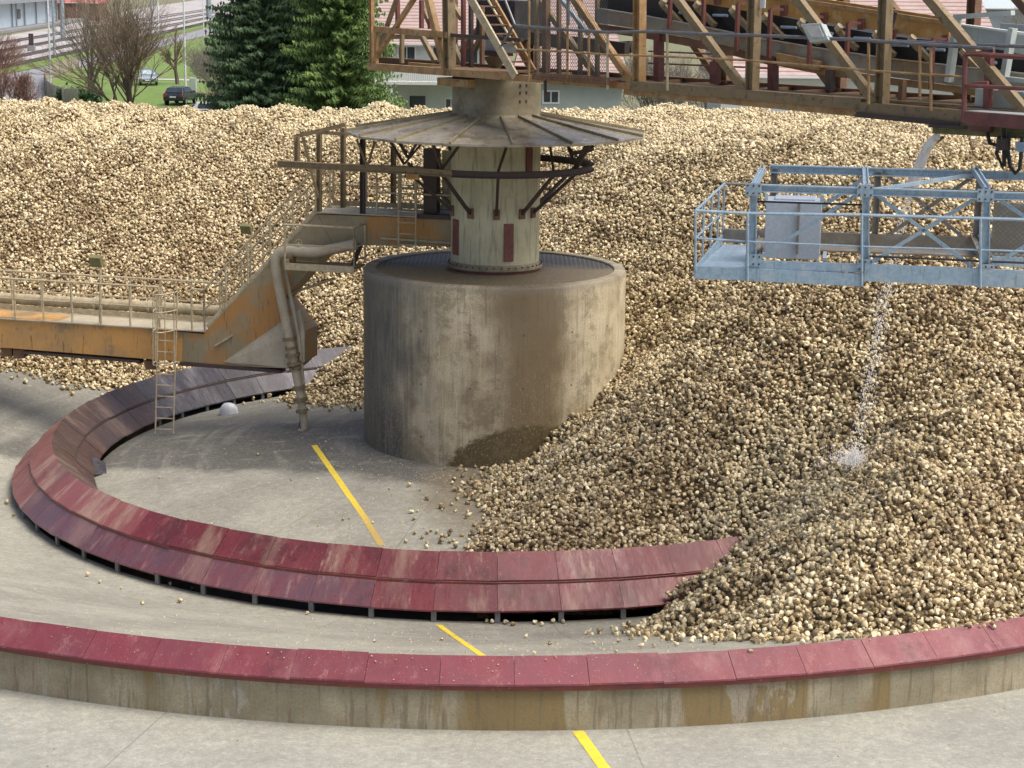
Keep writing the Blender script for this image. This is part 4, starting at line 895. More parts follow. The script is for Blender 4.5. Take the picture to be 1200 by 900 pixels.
def heap_raw(x, y):
    x = np.asarray(x, float); y = np.asarray(y, float)
    x0_, y0_ = x, y; x = x+.20*np.sin(2.3*y+.7)+.10*np.sin(5.1*y+1.9*x); y = y+.18*np.sin(2.6*x+2)+.09*np.sin(5.7*x-2.2*y)
    best = np.full(x.shape, 1e9); bz = np.zeros(x.shape); inside = np.zeros(x.shape, bool)
    acc = np.zeros(x.shape); wsum = np.zeros(x.shape)
    for i in range(TN):
        a_ = T[i]; b_ = T[(i+1) % TN]; d_ = b_-a_; t_ = np.clip(((x-a_[0])*d_[0]+(y-a_[1])*d_[1])/(d_@d_), 0, 1)
        px_ = a_[0]+t_*d_[0]; py_ = a_[1]+t_*d_[1]; ds = np.hypot(x-px_, y-py_)
        rr_ = np.hypot(px_, py_); zz = np.where((rr_ > 9.9) & (rr_ < 10.7) & (py_ < -5), -.42+.55*np.clip((px_-.2)/3, 0, 1), gz(px_, py_)); zz = np.where((rr_ > 9.7) & (rr_ < 11.6), np.maximum(zz, -.62), zz)
        w_ = 1/(ds+.25)**2.2*min(3, math.hypot(*d_)); acc += w_*zz; wsum += w_
        best = np.minimum(best, ds)
        c_ = ((a_[1] > y) != (b_[1] > y)) & (x < (b_[0]-a_[0])*(y-a_[1])/(b_[1]-a_[1]+1e-12)+a_[0]); inside ^= c_
    zt = acc/wsum; x, y = x0_, y0_
    k = .30+1.25*np.exp(-((x-.8)**2+(y-.2)**2)/16)
    sl = .64
    h = zt+sl*best-sl*k*(1-np.exp(-best/k))
    dep = y+45.17
    top = 7.42-.029*(dep-37)
    top = top + .16*np.sin(x*.55+1)*np.cos(y*.4)+.10*np.sin(x*1.3+y*.9)
    s_ = .55; d2 = np.clip((h-top)/s_, -30, 30); h = h-s_*np.log1p(np.exp(d2))
    bump = .07*np.sin(x*1.1+2*np.sin(y*.5))*np.sin(y*1.3+x*.3)+.05*np.sin(2.3*x-1.7*y)+.04*np.sin(3.1*y+1.3*x)
    h = h+bump*np.clip(best, 0, 1.5)
    h = np.where(inside, np.maximum(h, gz(x, y)+.0), gz(x, y)-.25)
    return h, inside, best
_gx = np.arange(-26, 38, .25); _gy = np.arange(-20.5, 38, .25)
_GX, _GY = np.meshgrid(_gx, _gy); _H, _I, _B = heap_raw(_GX, _GY)
def _blur(a, w, n):
    for _ in range(n):
        for ax_ in (0, 1):
            a = (a+np.roll(a, w, ax_)+np.roll(a, -w, ax_))/3
    return a
_Hb = _blur(np.where(_I, _H, gz(_GX, _GY)), 3, 4)
_w = np.clip((_B-.7)/1.8, 0, 1)*_I*np.clip((24-_GY)/8, 0, 1); _w = _w*_w*(3-2*_w)
_D = (_Hb-_H)*_w
def heap_z(x, y):
    h, ins, best = heap_raw(x, y)
    fx = np.clip((np.asarray(x)-_gx[0])/.25, 0, len(_gx)-1.01); fy = np.clip((np.asarray(y)-_gy[0])/.25, 0, len(_gy)-1.01)
    i = fx.astype(int); j = fy.astype(int); fx = fx-i; fy = fy-j
    d = _D[j, i]*(1-fx)*(1-fy)+_D[j, i+1]*fx*(1-fy)+_D[j+1, i]*(1-fx)*fy+_D[j+1, i+1]*fx*fy
    und = .07*np.sin(x*2.1+1.3*np.sin(y*.8))*np.sin(y*1.9+x*.6)+.05*np.sin(3.9*x-2.6*y+1)+.04*np.sin(5.3*x+3.1*y)
    return h+d+und*np.clip((best-.8)/1.5, 0, 1)*ins, ins, best
def pxpy(X, Y, Z):
    dx, dy, dz = X-CP.x, Y-CP.y, Z-CP.z
    f_ = dy*math.cos(P)-dz*math.sin(P); u_ = dy*math.sin(P)+dz*math.cos(P)
    u = F*dx/f_; v = -F*u_/f_
    return 600+u*math.cos(RO)-v*math.sin(RO), 450+u*math.sin(RO)+v*math.cos(RO)
# base surface
gx = np.arange(-24, 34.01, .3); gy = np.arange(-18.6, 34.01, .3); GX, GY = np.meshgrid(gx, gy); HZ, INS, BD = heap_z(GX, GY)
HZs = HZ-.075-.10*((np.hypot(GX, GY) > 8.8) & (np.hypot(GX, GY) < 12.2)); HZs = np.where(INS & (BD > .15), HZs, gz(GX, GY)-.3)
nx, ny = len(gx), len(gy)
sv = np.stack([GX.ravel(), GY.ravel(), HZs.ravel()], 1); ins = (INS & (BD > .1)).ravel()
rr_all = np.hypot(sv[:, 0], sv[:, 1])
sf = []
insr = ins.reshape(ny, nx); rrr = rr_all.reshape(ny, nx)
for j in range(ny-1):
    for i in range(nx-1):
        if insr[j:j+2, i:i+2].any() and not (rrr[j:j+2, i:i+2] < 2.6).all(): sf.append((j*nx+i, j*nx+i+1, (j+1)*nx+i+1, (j+1)*nx+i))
# points
SPC = .084
ax = np.arange(-22, 32, SPC); ay = np.arange(-18.3, 34, SPC); AX, AY = np.meshgrid(ax, ay); AX = AX.ravel()+rng.uniform(-.5, .5, AX.size)*SPC*.9; AY = AY.ravel()+rng.uniform(-.5, .5, AY.size)*SPC*.9
AZ, AI, AB = heap_z(AX, AY)
U, Vv = pxpy(AX, AY, AZ)
keep = AI & (np.hypot(AX, AY) > 3.2) & (U > -130) & (U < 1330) & (Vv < 960)
outl = (~AI) & (AB < 1.2) & (rng.random(AX.size) < .30*np.exp(-AB/.28)) & (np.hypot(AX, AY) > 3.25) & (np.hypot(AX, AY) < 19.2) & ((np.hypot(AX, AY) < 9.6) | (np.hypot(AX, AY) > 11.75)) & (U > -60) & (U < 1260)
AZ = np.where(outl, gz(AX, AY)+.04, AZ)
_r = np.hypot(AX, AY); edge = (AB < .35) & ~((_r > 8.6) & (_r < 12.4) & (AY < -5)); keep &= ~(edge & (rng.random(AX.size) < .5*(1-AB/.5))); keep |= outl
AX, AY, AZ, AB, U, Vv = (q_[keep] for q_ in (AX, AY, AZ, AB, U, Vv))
N0 = AX.size
AZ = AZ+rng.uniform(-.045, .035, N0)
AZ = np.maximum(AZ, gz(AX, AY)+.035)
# second loose layer scattered on top
ex = rng.random(N0) < .22
BX = AX[ex]+rng.uniform(-.05, .05, ex.sum()); BY = AY[ex]+rng.uniform(-.05, .05, ex.sum()); BZ = AZ[ex]+.06
AX = np.concatenate([AX, BX]); AY = np.concatenate([AY, BY]); AZ = np.concatenate([AZ, BZ]); N0 = AX.size
U, Vv = pxpy(AX, AY, AZ)
inring = (np.hypot(AX, AY) > 9.6) & (np.hypot(AX, AY) < 11.7)
ringz = .31-np.abs(np.hypot(AX, AY)-10.655)*.93
drop = inring & (AZ < ringz+.05); 
ROT = np.stack([rng.uniform(0, 6.283, N0), rng.uniform(0, 3.1416, N0), rng.uniform(0, 6.283, N0)], 1)
SCL = np.clip(rng.normal(.97, .16, N0), .5, 1.6); IDX = rng.integers(0, NB, N0)
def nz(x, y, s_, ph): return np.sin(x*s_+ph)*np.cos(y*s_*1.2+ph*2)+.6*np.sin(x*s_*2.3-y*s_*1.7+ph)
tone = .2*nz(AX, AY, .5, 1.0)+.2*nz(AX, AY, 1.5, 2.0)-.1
tone += -.18*np.exp(-(((U-1120)/170)**2+((Vv-440)/110)**2))+.6*np.exp(-(((U-930)/110)**2+((Vv-590)/60)**2))+.25*np.exp(-(((U-900)/160)**2+((Vv-715)/30)**2))  # pale patch at the splash paints in spray haze and wet sheen
tone += .55*np.clip((205-Vv)/60, 0, 1)+.15*np.exp(-((U-620)/400)**2)*(Vv < 250)  # brighter light on the flat heap top, painted in as paler beets
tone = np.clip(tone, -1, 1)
ok = ~drop
# the nearest ones become objects of their own
cand = np.where(ok & (U > 2) & (U < 1198) & (Vv > 0) & (Vv < 760))[0]
dist = np.hypot(AX[cand]-CP.x, AY[cand]-CP.y); near = cand[np.argsort(dist)[:225]]
isnear = np.zeros(N0, bool); isnear[near] = True
src = []
def beet_obj(p_, rot, sc, idx, lab, grp, tn=0):
    o = bpy.data.objects.new('sugar_beet', BM[idx]); COL.objects.link(o); o.location = p_; o.rotation_euler = rot; o.scale = (sc,)*3
    o['tone'] = float(tn); return tag(o, lab, 'sugar beet', grp)
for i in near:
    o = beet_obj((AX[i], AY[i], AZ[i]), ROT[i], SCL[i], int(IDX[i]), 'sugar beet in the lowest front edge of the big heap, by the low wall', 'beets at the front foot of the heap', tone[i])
# loose beets on the floor
A_ = ('loose sugar beet on bare floor between the drum and the curved metal cover', 'loose beets on the floor inside the curved cover')
B_ = ('loose sugar beet on the strip between curved metal cover and low wall', 'loose beets between curved cover and low wall')
C_ = ('loose sugar beet on grey floor outside the curved cover at far left', 'loose beets on the floor at the left')
D_ = ('sugar beet lying in the dark gap under the curved metal cover', 'beets under the edge of the curved cover')
loose = [(480, 568, A_, 1.2), (456, 571, A_, .6), (459, 579, A_, .5), (492, 573, A_, .5), (530, 565, A_, .9), (533, 573, A_, 1.1), (529, 590, A_, .8), (518, 596, A_, .6), (482, 599, A_, 1.0), (485, 607, A_, .9), (489, 598, A_, .7), (501, 624, A_, .9), (495, 629, A_, .8), (505, 621, A_, .8), (512, 623, A_, .9), (516, 633, A_, .8), (527, 634, A_, .9), (500, 640, A_, .9), (476, 634, A_, .9), (486, 624, A_, .9), (523, 627, A_, .7), (437, 611, A_, .6), (402, 607, A_, .7), (409, 606, A_, .5), (372, 560, A_, .6), (373, 614, A_, .5), (539, 575, A_, .9), (546, 571, A_, 1.0), (187, 558, A_, .7), (302, 531, A_, .7), (341, 561, A_, .5), (248, 613, A_, .7), (382, 516, A_, .6), (545, 566, A_, .8),
         (103, 673, B_, 1.1), (117, 681, B_, .8), (142, 688, B_, .6), (167, 706, B_, .9), (211, 704, B_, 1.1), (360, 718, B_, .8), (439, 750, B_, .6), (518, 748, B_, .6), (644, 754, B_, .8), (616, 745, B_, .9), (626, 765, B_, .7), (694, 743, B_, .8), (724, 741, B_, .8), (751, 757, B_, 1.0), (725, 750, B_, .8), (766, 756, B_, .7), (792, 755, B_, 1.0), (879, 764, B_, .8), (696, 752, B_, .6), (722, 763, B_, .7),
         (85, 461, C_, 1.4), (8, 588, C_, 1.2), (16, 603, C_, .9), (47, 441, C_, .8), (20, 545, C_, .9), (93, 451, C_, 1.0), (101, 452, C_, 1.0), (68, 448, C_, .9),
         (570, 727, D_, .9), (577, 728, D_, .9), (593, 729, D_, 1.0), (601, 731, D_, .9), (627, 729, D_, .9), (635, 731, D_, .9), (648, 728, D_, 1.0), (660, 728, D_, .9), (200, 684, D_, 1.0), (225, 689, D_, .9), (238, 692, D_, .9)]
for (x, y, (lab, grp), sc) in loose:
    p_ = on_ground(x, y+3); z_ = float(gz(p_.x, p_.y))
    beet_obj((p_.x, p_.y, z_+.055*sc), (R(random.uniform(60, 120)), 0, random.uniform(0, 6.28)), sc*.95, random.randrange(NB), lab, grp, random.uniform(-.1, .6))
print('individual beets', 225+len(loose), 'points', N0)
# the mass of the heap as one object
sel = ok & ~isnear
X2, Y2, Z2 = AX[sel], AY[sel], AZ[sel]; n2 = X2.size; ns = len(sv)
me = bpy.data.meshes.new('beet_heap')
me.from_pydata(np.concatenate([sv, np.stack([X2, Y2, Z2], 1)]).tolist(), [], sf); me.materials.append(MATS['heap_soil']); me.shade_smooth()
def attr(nm, typ, key, arr, fill):
    a_ = me.attributes.new(nm, typ, 'POINT'); full = np.concatenate([np.full((ns,)+arr.shape[1:], fill, arr.dtype), arr]); a_.data.foreach_set(key, full.ravel())
attr('pick', 'BOOLEAN', 'value', np.ones(n2, bool), False)
attr('rot', 'FLOAT_VECTOR', 'vector', ROT[sel].astype(np.float32), 0)
attr('scl', 'FLOAT', 'value', SCL[sel].astype(np.float32), 1)
attr('idx', 'INT', 'value', IDX[sel].astype(np.int32), 0)
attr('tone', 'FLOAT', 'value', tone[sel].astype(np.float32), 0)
hp = bpy.data.objects.new('beet_heap', me); COL.objects.link(hp)
tag(hp, 'huge sloping heap of tan sugar beets filling the right and the back', 'beet heap', kind='stuff')
ng = bpy.data.node_groups.new('scatter', 'GeometryNodeTree')
ng.interface.new_socket('Geometry', in_out='INPUT', socket_type='NodeSocketGeometry'); ng.interface.new_socket('Geometry', in_out='OUTPUT', socket_type='NodeSocketGeometry')
gi = ng.nodes.new('NodeGroupInput'); go = ng.nodes.new('NodeGroupOutput'); jn = ng.nodes.new('GeometryNodeJoinGeometry'); ins_ = ng.nodes.new('GeometryNodeInstanceOnPoints'); g2i = ng.nodes.new('GeometryNodeGeometryToInstance')
firsts = {}
for o in COL.objects:
    if o.name.startswith('sugar_beet'):
        for k in range(NB):
            if o.data == BM[k] and k not in firsts: firsts[k] = o
g2i = ng.nodes.new('GeometryNodeGeometryToInstance')
for k in reversed(range(NB)):
    oi = ng.nodes.new('GeometryNodeObjectInfo'); oi.inputs['Object'].default_value = firsts[k]; oi.inputs['As Instance'].default_value = True
    oi.transform_space = 'ORIGINAL'; ng.links.new(oi.outputs['Geometry'], jn2.inputs[0]) if False else None
    if k == NB-1: jn2 = ng.nodes.new('GeometryNodeJoinGeometry')
    ng.links.new(oi.outputs['Geometry'], jn2.inputs[0])
def na(nm, typ):
    q_ = ng.nodes.new('GeometryNodeInputNamedAttribute'); q_.data_type = typ; q_.inputs['Name'].default_value = nm; return q_.outputs['Attribute']
ng.links.new(gi.outputs[0], ins_.inputs['Points']); ng.links.new(na('pick', 'BOOLEAN'), ins_.inputs['Selection'])
ng.links.new(jn2.outputs[0], ins_.inputs['Instance']); ins_.inputs['Pick Instance'].default_value = True
ng.links.new(na('idx', 'INT'), ins_.inputs['Instance Index']); ng.links.new(na('scl', 'FLOAT'), ins_.inputs['Scale'])
e2r = ng.nodes.new('FunctionNodeEulerToRotation'); ng.links.new(na('rot', 'FLOAT_VECTOR'), e2r.inputs[0]); ng.links.new(e2r.outputs[0], ins_.inputs['Rotation'])
ng.links.new(gi.outputs[0], jn.inputs[0]); ng.links.new(ins_.outputs[0], jn.inputs[0]); ng.links.new(jn.outputs[0], go.inputs[0])
md = hp.modifiers.new('scatter', 'NODES'); md.node_group = ng

# ============================================================ water jet and bits
def heap_at(x, y): return float(heap_z(np.array([x]), np.array([y]))[0][0])
w0 = Q(1100, 160, 1.4)
d_ = ray(1000, 545); t_ = 20
while True:
    w1 = CP+d_*t_
    if w1.z < heap_at(w1.x, w1.y)+.1: break
    t_ += .05
wj = empty('water_jet', tuple(w1), 'white jet of water falling from the boom end and splashing on the heap', 'water jet')
path = []
for k in range(31):
    f_ = k/30; p_ = w0.lerp(w1, f_); p_.z = w0.z-(w0.z-w1.z)*(f_**1.75); path.append(p_)
MB().tube([p_+Vector((random.uniform(-.02, .02),)*2+(0,)) for p_ in path[:12]], [.06+.006*k for k in range(12)], 10).build('stream', 'water_spray', wj, smooth=True)
def drops(n, fn, r0, r1, nm):
    mb = MB()
    for k in range(n):
        c_ = fn(); r_ = random.uniform(r0, r1); e_ = random.uniform(1, 2.2)
        mb.add([c_+Vector((r_, 0, 0)), c_+Vector((-r_*.5, r_*.87, 0)), c_+Vector((-r_*.5, -r_*.87, 0)), c_+Vector((0, 0, r_*e_)), c_-Vector((0, 0, r_*e_))], [(0, 1, 3), (1, 2, 3), (2, 0, 3), (1, 0, 4), (2, 1, 4), (0, 2, 4)])
    return mb.build(nm, 'water_spray', wj)
def f1():
    k = random.randrange(8, 30); p_ = path[k].lerp(path[k+1], random.random()); s_ = .02+.0028*k; return p_+Vector((random.gauss(0, s_), random.gauss(0, s_), random.gauss(0, .05)))
drops(1600, f1, .005, .015, 'droplets')['kind'] = 'stuff'
def f2():
    a_ = random.uniform(0, 6.28); r_ = abs(random.gauss(0, .30)); return w1+Vector((math.cos(a_)*r_, math.sin(a_)*r_, abs(random.gauss(0, .12))+.04))
drops(1500, f2, .004, .015, 'splash')['kind'] = 'stuff'
def f3():
    r_ = random.gauss(-.5, 1.1); x_ = w1.x+r_; y_ = w1.y+random.gauss(-.5, 1.3); return Vector((x_, y_, heap_at(x_, y_)+abs(random.gauss(.2, .22))))
drops(450, f3, .003, .009, 'spray_drops')['kind'] = 'stuff'
pts = [Q(1105, 161, 1.3), Q(1097, 166, 1.3), Q(1088, 174, 1.3), Q(1081, 185, 1.3), Q(1075, 197, 1.3), Q(1071, 207, 1.3)]
MB().tube(pts, .035, 8).build('curved_strip', 'rust_olive', bo, smooth=True)  # thin brown curved strip along the edge of the water stream
# white scrap and torn flap beside the cover
p_ = on_ground(268, 485)
mb = MB(); n_ = 12
for j, (r_, z_) in enumerate([(.26, 0), (.24, .14), (.17, .25), (.07, .30)]):
    mb.v += [(p_.x+r_*1.05*math.cos(2*math.pi*k/n_)+.02*math.sin(k*2.3), p_.y+r_*.8*math.sin(2*math.pi*k/n_), float(gz(p_.x, p_.y))+z_+.015*math.sin(k*3.1)) for k in range(n_)]
mb.f += [(j*n_+k, j*n_+(k+1) % n_, (j+1)*n_+(k+1) % n_, (j+1)*n_+k) for j in range(3) for k in range(n_)]+[tuple(range(3*n_, 4*n_))]
tag(mb.build('plastic_cover', 'plastic_pale', smooth=True), 'crumpled whitish plastic hood under the far edge of the curved cover', 'plastic hood')
p_ = on_ground(118, 556); z_ = float(gz(p_.x, p_.y))
MB().add([(p_.x-.25, p_.y+.3, z_+.35), (p_.x+.05, p_.y+.32, z_+.22), (p_.x+.16, p_.y-.05, z_+.03), (p_.x-.16, p_.y-.12, z_+.02), (p_.x-.25, p_.y+.3, z_+.33), (p_.x+.05, p_.y+.32, z_+.20), (p_.x+.16, p_.y-.05, z_+.01), (p_.x-.16, p_.y-.12, z_)], [(0, 1, 2, 3), (4, 7, 6, 5), (0, 4, 5, 1), (1, 5, 6, 2), (2, 6, 7, 3), (3, 7, 4, 0)]).build('torn_flap', 'plate_wet', rg)

# ============================================================ background: trees
def bare_tree(name, base, H, spread, stems, seed, mat, lab, cat, grp=None, depth=5, r0=.14, crown_mat='twig', lean=.4):
    rd = random.Random(seed); t = empty(name, tuple(base), lab, cat, grp)
    tm, cm = MB(), MB()
    def grow(p, d, L, r, lv):
        n = 3; pts = [p]; dd = d
        for k in range(n):
            dd = (dd+Vector((rd.gauss(0, .13), rd.gauss(0, .13), rd.gauss(.03, .06)))).normalized(); pts.append(pts[-1]+dd*L/n)
        rs = [max(r*(1-.35*k/n), .009) for k in range(n+1)]
        (tm if lv <= 1 else cm).tube(pts, rs, 6 if lv <= 1 else 3, caps=False)
        if lv >= depth: return
        for k in range((rd.choice((3, 4)) if lv < 3 else rd.choice((2, 3))) if lv else 4):
            f_ = rd.uniform(.35, 1); i = min(int(f_*n), n-1); q_ = pts[i].lerp(pts[i+1], f_*n-i)
            ax_ = Vector((rd.gauss(0, 1), rd.gauss(0, 1), rd.gauss(0, .4))).normalized()
            nd = (dd+ax_*rd.uniform(.35, .75)).normalized(); grow(q_, nd, L*rd.uniform(.55, .8), rs[i]*.6, lv+1)
        grow(pts[-1], dd, L*.7, rs[-1]*.85, lv+1)
    for s_ in range(stems):
        a_ = rd.uniform(0, 6.28); ln = rd.uniform(.1, lean) if stems > 1 else .05
        grow(Vector(base)+Vector((math.cos(a_)*.25*(stems > 1), math.sin(a_)*.25*(stems > 1), 0)), Vector((math.cos(a_)*ln*spread, math.sin(a_)*ln*.6, 1)).normalized(), H*.36, r0, 0)
    tm.build('trunk', mat, t); cm.build('crown', crown_mat, t); return t
bare_tree('bare_tree', at_z(152, 150, .4), 11.5, 1.45, 8, 3, 'bark', 'large bare many-stemmed tree behind the heap, left of the spruces', 'tree', 'bare trees beyond the heap', r0=.11, crown_mat='twig', lean=.8, depth=4)
bare_tree('bare_tree', at_z(208, 99, .4), 6.0, 1.0, 1, 9, 'bark', 'small single-trunk bare tree on the lawn beside the white pole', 'tree', 'bare trees beyond the heap', depth=4, r0=.22)
bare_tree('bare_tree', at_z(105, 110, .4), 10, .8, 3, 14, 'bark', 'pale bare tree with a thick pollarded trunk beside the road fence', 'tree', 'bare trees beyond the heap', depth=4, r0=.16, crown_mat='twig_grey')
for i, (x, y, h_, s_, m_, lab) in enumerate([(8, 140, 4.2, 1, 'twig_red', 'reddish twiggy bush at the far left beside the road'), (272, 126, 6.5, 2, 'twig_grey', 'grey leafless shrub hugging the left spruce'), (258, 112, 5.2, 6, 'twig_grey', 'pale leafless shrub behind the small dark cars'), (-10, 110, 6, 3, 'twig_red', 'tall leafless bush cut by the left edge of the picture'), (285, 150, 4.5, 11, 'twig', 'low brown shrub at the foot of the left spruce')]):
    bare_tree('bare_bush', at_z(x, y, .4), h_, 1.5, 10, 20+i*s_, m_, lab, 'bush', 'leafless bushes beyond the heap', depth=4, r0=.05, crown_mat=m_, lean=.7)
for i, x in enumerate((770, 815, 862, 905, 950)):
    bare_tree('bare_shrub', at_z(x, 158+6*(i % 2), .4), 6.5, 1.3, 8, 50+i, 'twig_grey', ['leafless shrub seen under the boom, nearest the green wall', 'second leafless shrub under the boom from the green wall', 'leafless shrub behind the middle of the boom', 'leafless shrub behind the yellow belt skirt', 'leafless shrub next to the right-hand pink roof'][i], 'shrub', 'leafless shrubs behind the boom', depth=4, r0=.06, crown_mat='twig_grey', lean=.9)
bare_tree('bare_shrub', at_z(1195, 90, .4), 9, 1.3, 8, 77, 'twig_grey', 'leafless shrub right of the pink roof, at the picture edge', 'shrub', 'leafless shrubs behind the boom', depth=4, r0=.06, crown_mat='twig_grey', lean=.9)

def spruce(base, H, Rr, seed, mat, lab):
    rd = np.random.default_rng(seed); t = empty('spruce_tree', tuple(base), lab, 'spruce', 'spruces behind the heap')
    MB().tube([base, base+Vector((0, 0, H*.5)), base+Vector((0, 0, H))], [.32, .2, .03], 8).build('trunk', 'bark', t)
    V_, F_ = [], []
    z = .6
    while z < H*.97:
        L = Rr*(1-z/H)**.75; nb_ = int(9+6*(1-z/H))
        for b in range(nb_):
            a_ = rd.uniform(0, 6.283); Lb = L*rd.uniform(.45, 1.22); dirv = np.array([math.cos(a_), math.sin(a_), 0]); sd_ = np.array([-dirv[1], dirv[0], 0])
            nseg = max(4, int(Lb/.16))
            for k in range(nseg):
                f_ = (k+rd.random())/nseg
                c_ = dirv*Lb*f_+np.array([0, 0, z-.42*Lb*f_+.30*Lb*f_*f_])
                for sgn in (-1, 1):
                    for rep in range(2):
                        w_ = (.14+.34*math.sin(math.pi*min(f_*1.0+.08, 1)))*rd.uniform(.5, 1.3)
                        tip = c_+sd_*sgn*w_*rd.uniform(.2, 1)+dirv*w_*rd.uniform(.0, .7)+np.array([0, 0, -rd.uniform(.12, .5)*(.5+w_)])
                        q_ = np.array([rd.normal(0, .05), rd.normal(0, .05), rd.normal(0, .05)])
                        i0 = len(V_); V_.extend([c_+q_, c_+dirv*.09+q_*.5+np.array([0, 0, -.05]), tip, tip*.5+c_*.5+dirv*-.06]); F_.append((i0, i0+1, i0+2, i0+3))
        z += rd.uniform(.13, .22)
    V_ = np.array(V_)+np.array(base)[None]
    me = bpy.data.meshes.new('crown'); me.from_pydata(V_.tolist(), [], F_); me.materials.append(MATS[mat]); o = bpy.data.objects.new('crown', me); COL.objects.link(o); put(o, t)
spruce(at_z(308, 168, .4), 24, 4.2, 1, 'spruce_dark', 'dark spruce on the left, against the lawn')
spruce(at_z(398, 172, .4), 22, 4.3, 2, 'spruce_light', 'lighter yellow-green spruce in front, right of the dark one')
spruce(at_z(356, 150, .4), 23, 3.9, 3, 'spruce_dark', 'spruce in the middle, behind the gap between the other two')
spruce(at_z(452, 150, .4), 20, 2.8, 4, 'spruce_dark', 'spruce partly hidden behind the end of the boom')
# ---- houses
def box_house(name, base_px, D, w, dep, z0, zeave, zridge, wallm, roofm, lab, yaw=0, over=.5):
    c = at_d(base_px, 100, D); t = empty(name, (c.x, c.y, z0), lab, 'house'); ca, sa = math.cos(yaw), math.sin(yaw)
    def L(x, y, z): return (c.x+x*ca-y*sa, c.y+x*sa+y*ca, z)
    MB().add([L(*p) for p in [(-w/2, 0, z0), (w/2, 0, z0), (w/2, dep, z0), (-w/2, dep, z0), (-w/2, 0, zeave), (w/2, 0, zeave), (w/2, dep, zeave), (-w/2, dep, zeave)]], [(0, 1, 5, 4), (1, 2, 6, 5), (2, 3, 7, 6), (3, 0, 4, 7), (4, 5, 6, 7)]).build('wall', wallm, t)
    ww = w/2+over; e = zeave-.1
    rf = MB().add([L(*p) for p in [(-ww, -over, e), (ww, -over, e), (ww, dep+over, e), (-ww, dep+over, e), (-ww+1.5, dep/2, zridge), (ww-1.5, dep/2, zridge), (-ww, -over, e-.18), (ww, -over, e-.18), (ww, dep+over, e-.18), (-ww, dep+over, e-.18)]],
        [(0, 1, 5, 4), (2, 3, 4, 5), (1, 2, 5), (3, 0, 4), (0, 6, 7, 1), (1, 7, 8, 2), (2, 8, 9, 3), (3, 9, 6, 0), (6, 9, 8, 7)]).build('roof', roofm, t)
    MB().bar(L(-ww, -over-.06, e-.08), L(ww, -over-.06, e-.08), .14, .14).build('gutter', 'white_paint', rf)
    return t, L, c
def window(t, L, x, z, w, h, y=-.03, fm='white_paint', gm='glass_dark', nm='window'):
    f = MB().bar(L(x-w/2, y, z+h/2), L(x+w/2, y, z+h/2), .06, h).build(nm, fm, t)
    MB().bar(L(x-w/2+.1, y-.03, z+h/2), L(x-.04, y-.03, z+h/2), .03, h-.2).build('pane', gm, f); MB().bar(L(x+.04, y-.03, z+h/2), L(x+w/2-.1, y-.03, z+h/2), .03, h-.2).build('pane', gm, f)
t, L, c = box_house('white_house', 512, 132, 9.5, 9, .4, 6.75, 12.2, 'white_render', 'pink_tiles', 'white two-storey house with a balcony and pink tiled roof behind the tower')
# balcony and columns
MB().aabb((c.x-4.7, c.y-1.6, 3.85), (c.x+1.9, c.y-.02, 4.05)).build('balcony_floor', 'white_paint', t)
mb = MB(); mb.bar((c.x-4.7, c.y-1.55, 4.95), (c.x+1.9, c.y-1.55, 4.95), .07, .08)
for k in range(45): x_ = c.x-4.65+6.5*k/44; mb.bar((x_, c.y-1.55, 4.05), (x_, c.y-1.55, 4.92), .07, .03, (1, 0, 0))
mb.build('balcony_railing', 'white_paint', t)
for x_ in (-3.45, -3.1, 1.7): MB().tube([(c.x+x_, c.y-1.45, .4), (c.x+x_, c.y-1.45, 3.84)], .1, 8).build('porch_column', 'white_paint', t)
dr_ = MB().aabb((c.x-1.9, c.y-.07, .5), (c.x-.8, c.y-.01, 3.0)).build('door', 'glass_dark', t); MB().aabb((c.x-1.25, c.y-.09, 2.1), (c.x-1.05, c.y-.075, 2.35)).build('pane', 'lamp_glass', dr_)
window(t, L, -2.1, 5.05, 1.3, 1.4); window(t, L, .3, 5.05, 1.3, 1.4); window(t, L, 2.3, 5.05, 1.2, 1.4); window(t, L, 1.0, 1.2, .9, 1.7); window(t, L, -4.0, 5.05, .8, 1.4)
t, L, c = box_house('green_house', 668, 120, 6.6, 8, .4, 4.9, 10.2, 'green_render', 'pink_tiles', 'grey-green house with a small white window seen below the boom', yaw=0)
window(t, L, -1.2, 3.35, 1.1, .85)
t, L, c = box_house('pink_roof_house', 1010, 108, 16.0, 8, .4, 6.0, 11.2, 'white_render', 'pink_tiles', 'house with a broad pink tiled roof behind the right half of the boom', yaw=0)
window(t, L, 3, 3.2, 1.2, 1.3); window(t, L, -3, 3.2, 1.2, 1.3)
t, L, c = box_house('distant_house', 1215, 260, 16.0, 9, .4, 8.0, 12.5, 'pole_grey', 'pole_grey', 'distant blue-grey building at the top right corner', yaw=0)
window(t, L, -4, 4.2, 1.6, 1.6)
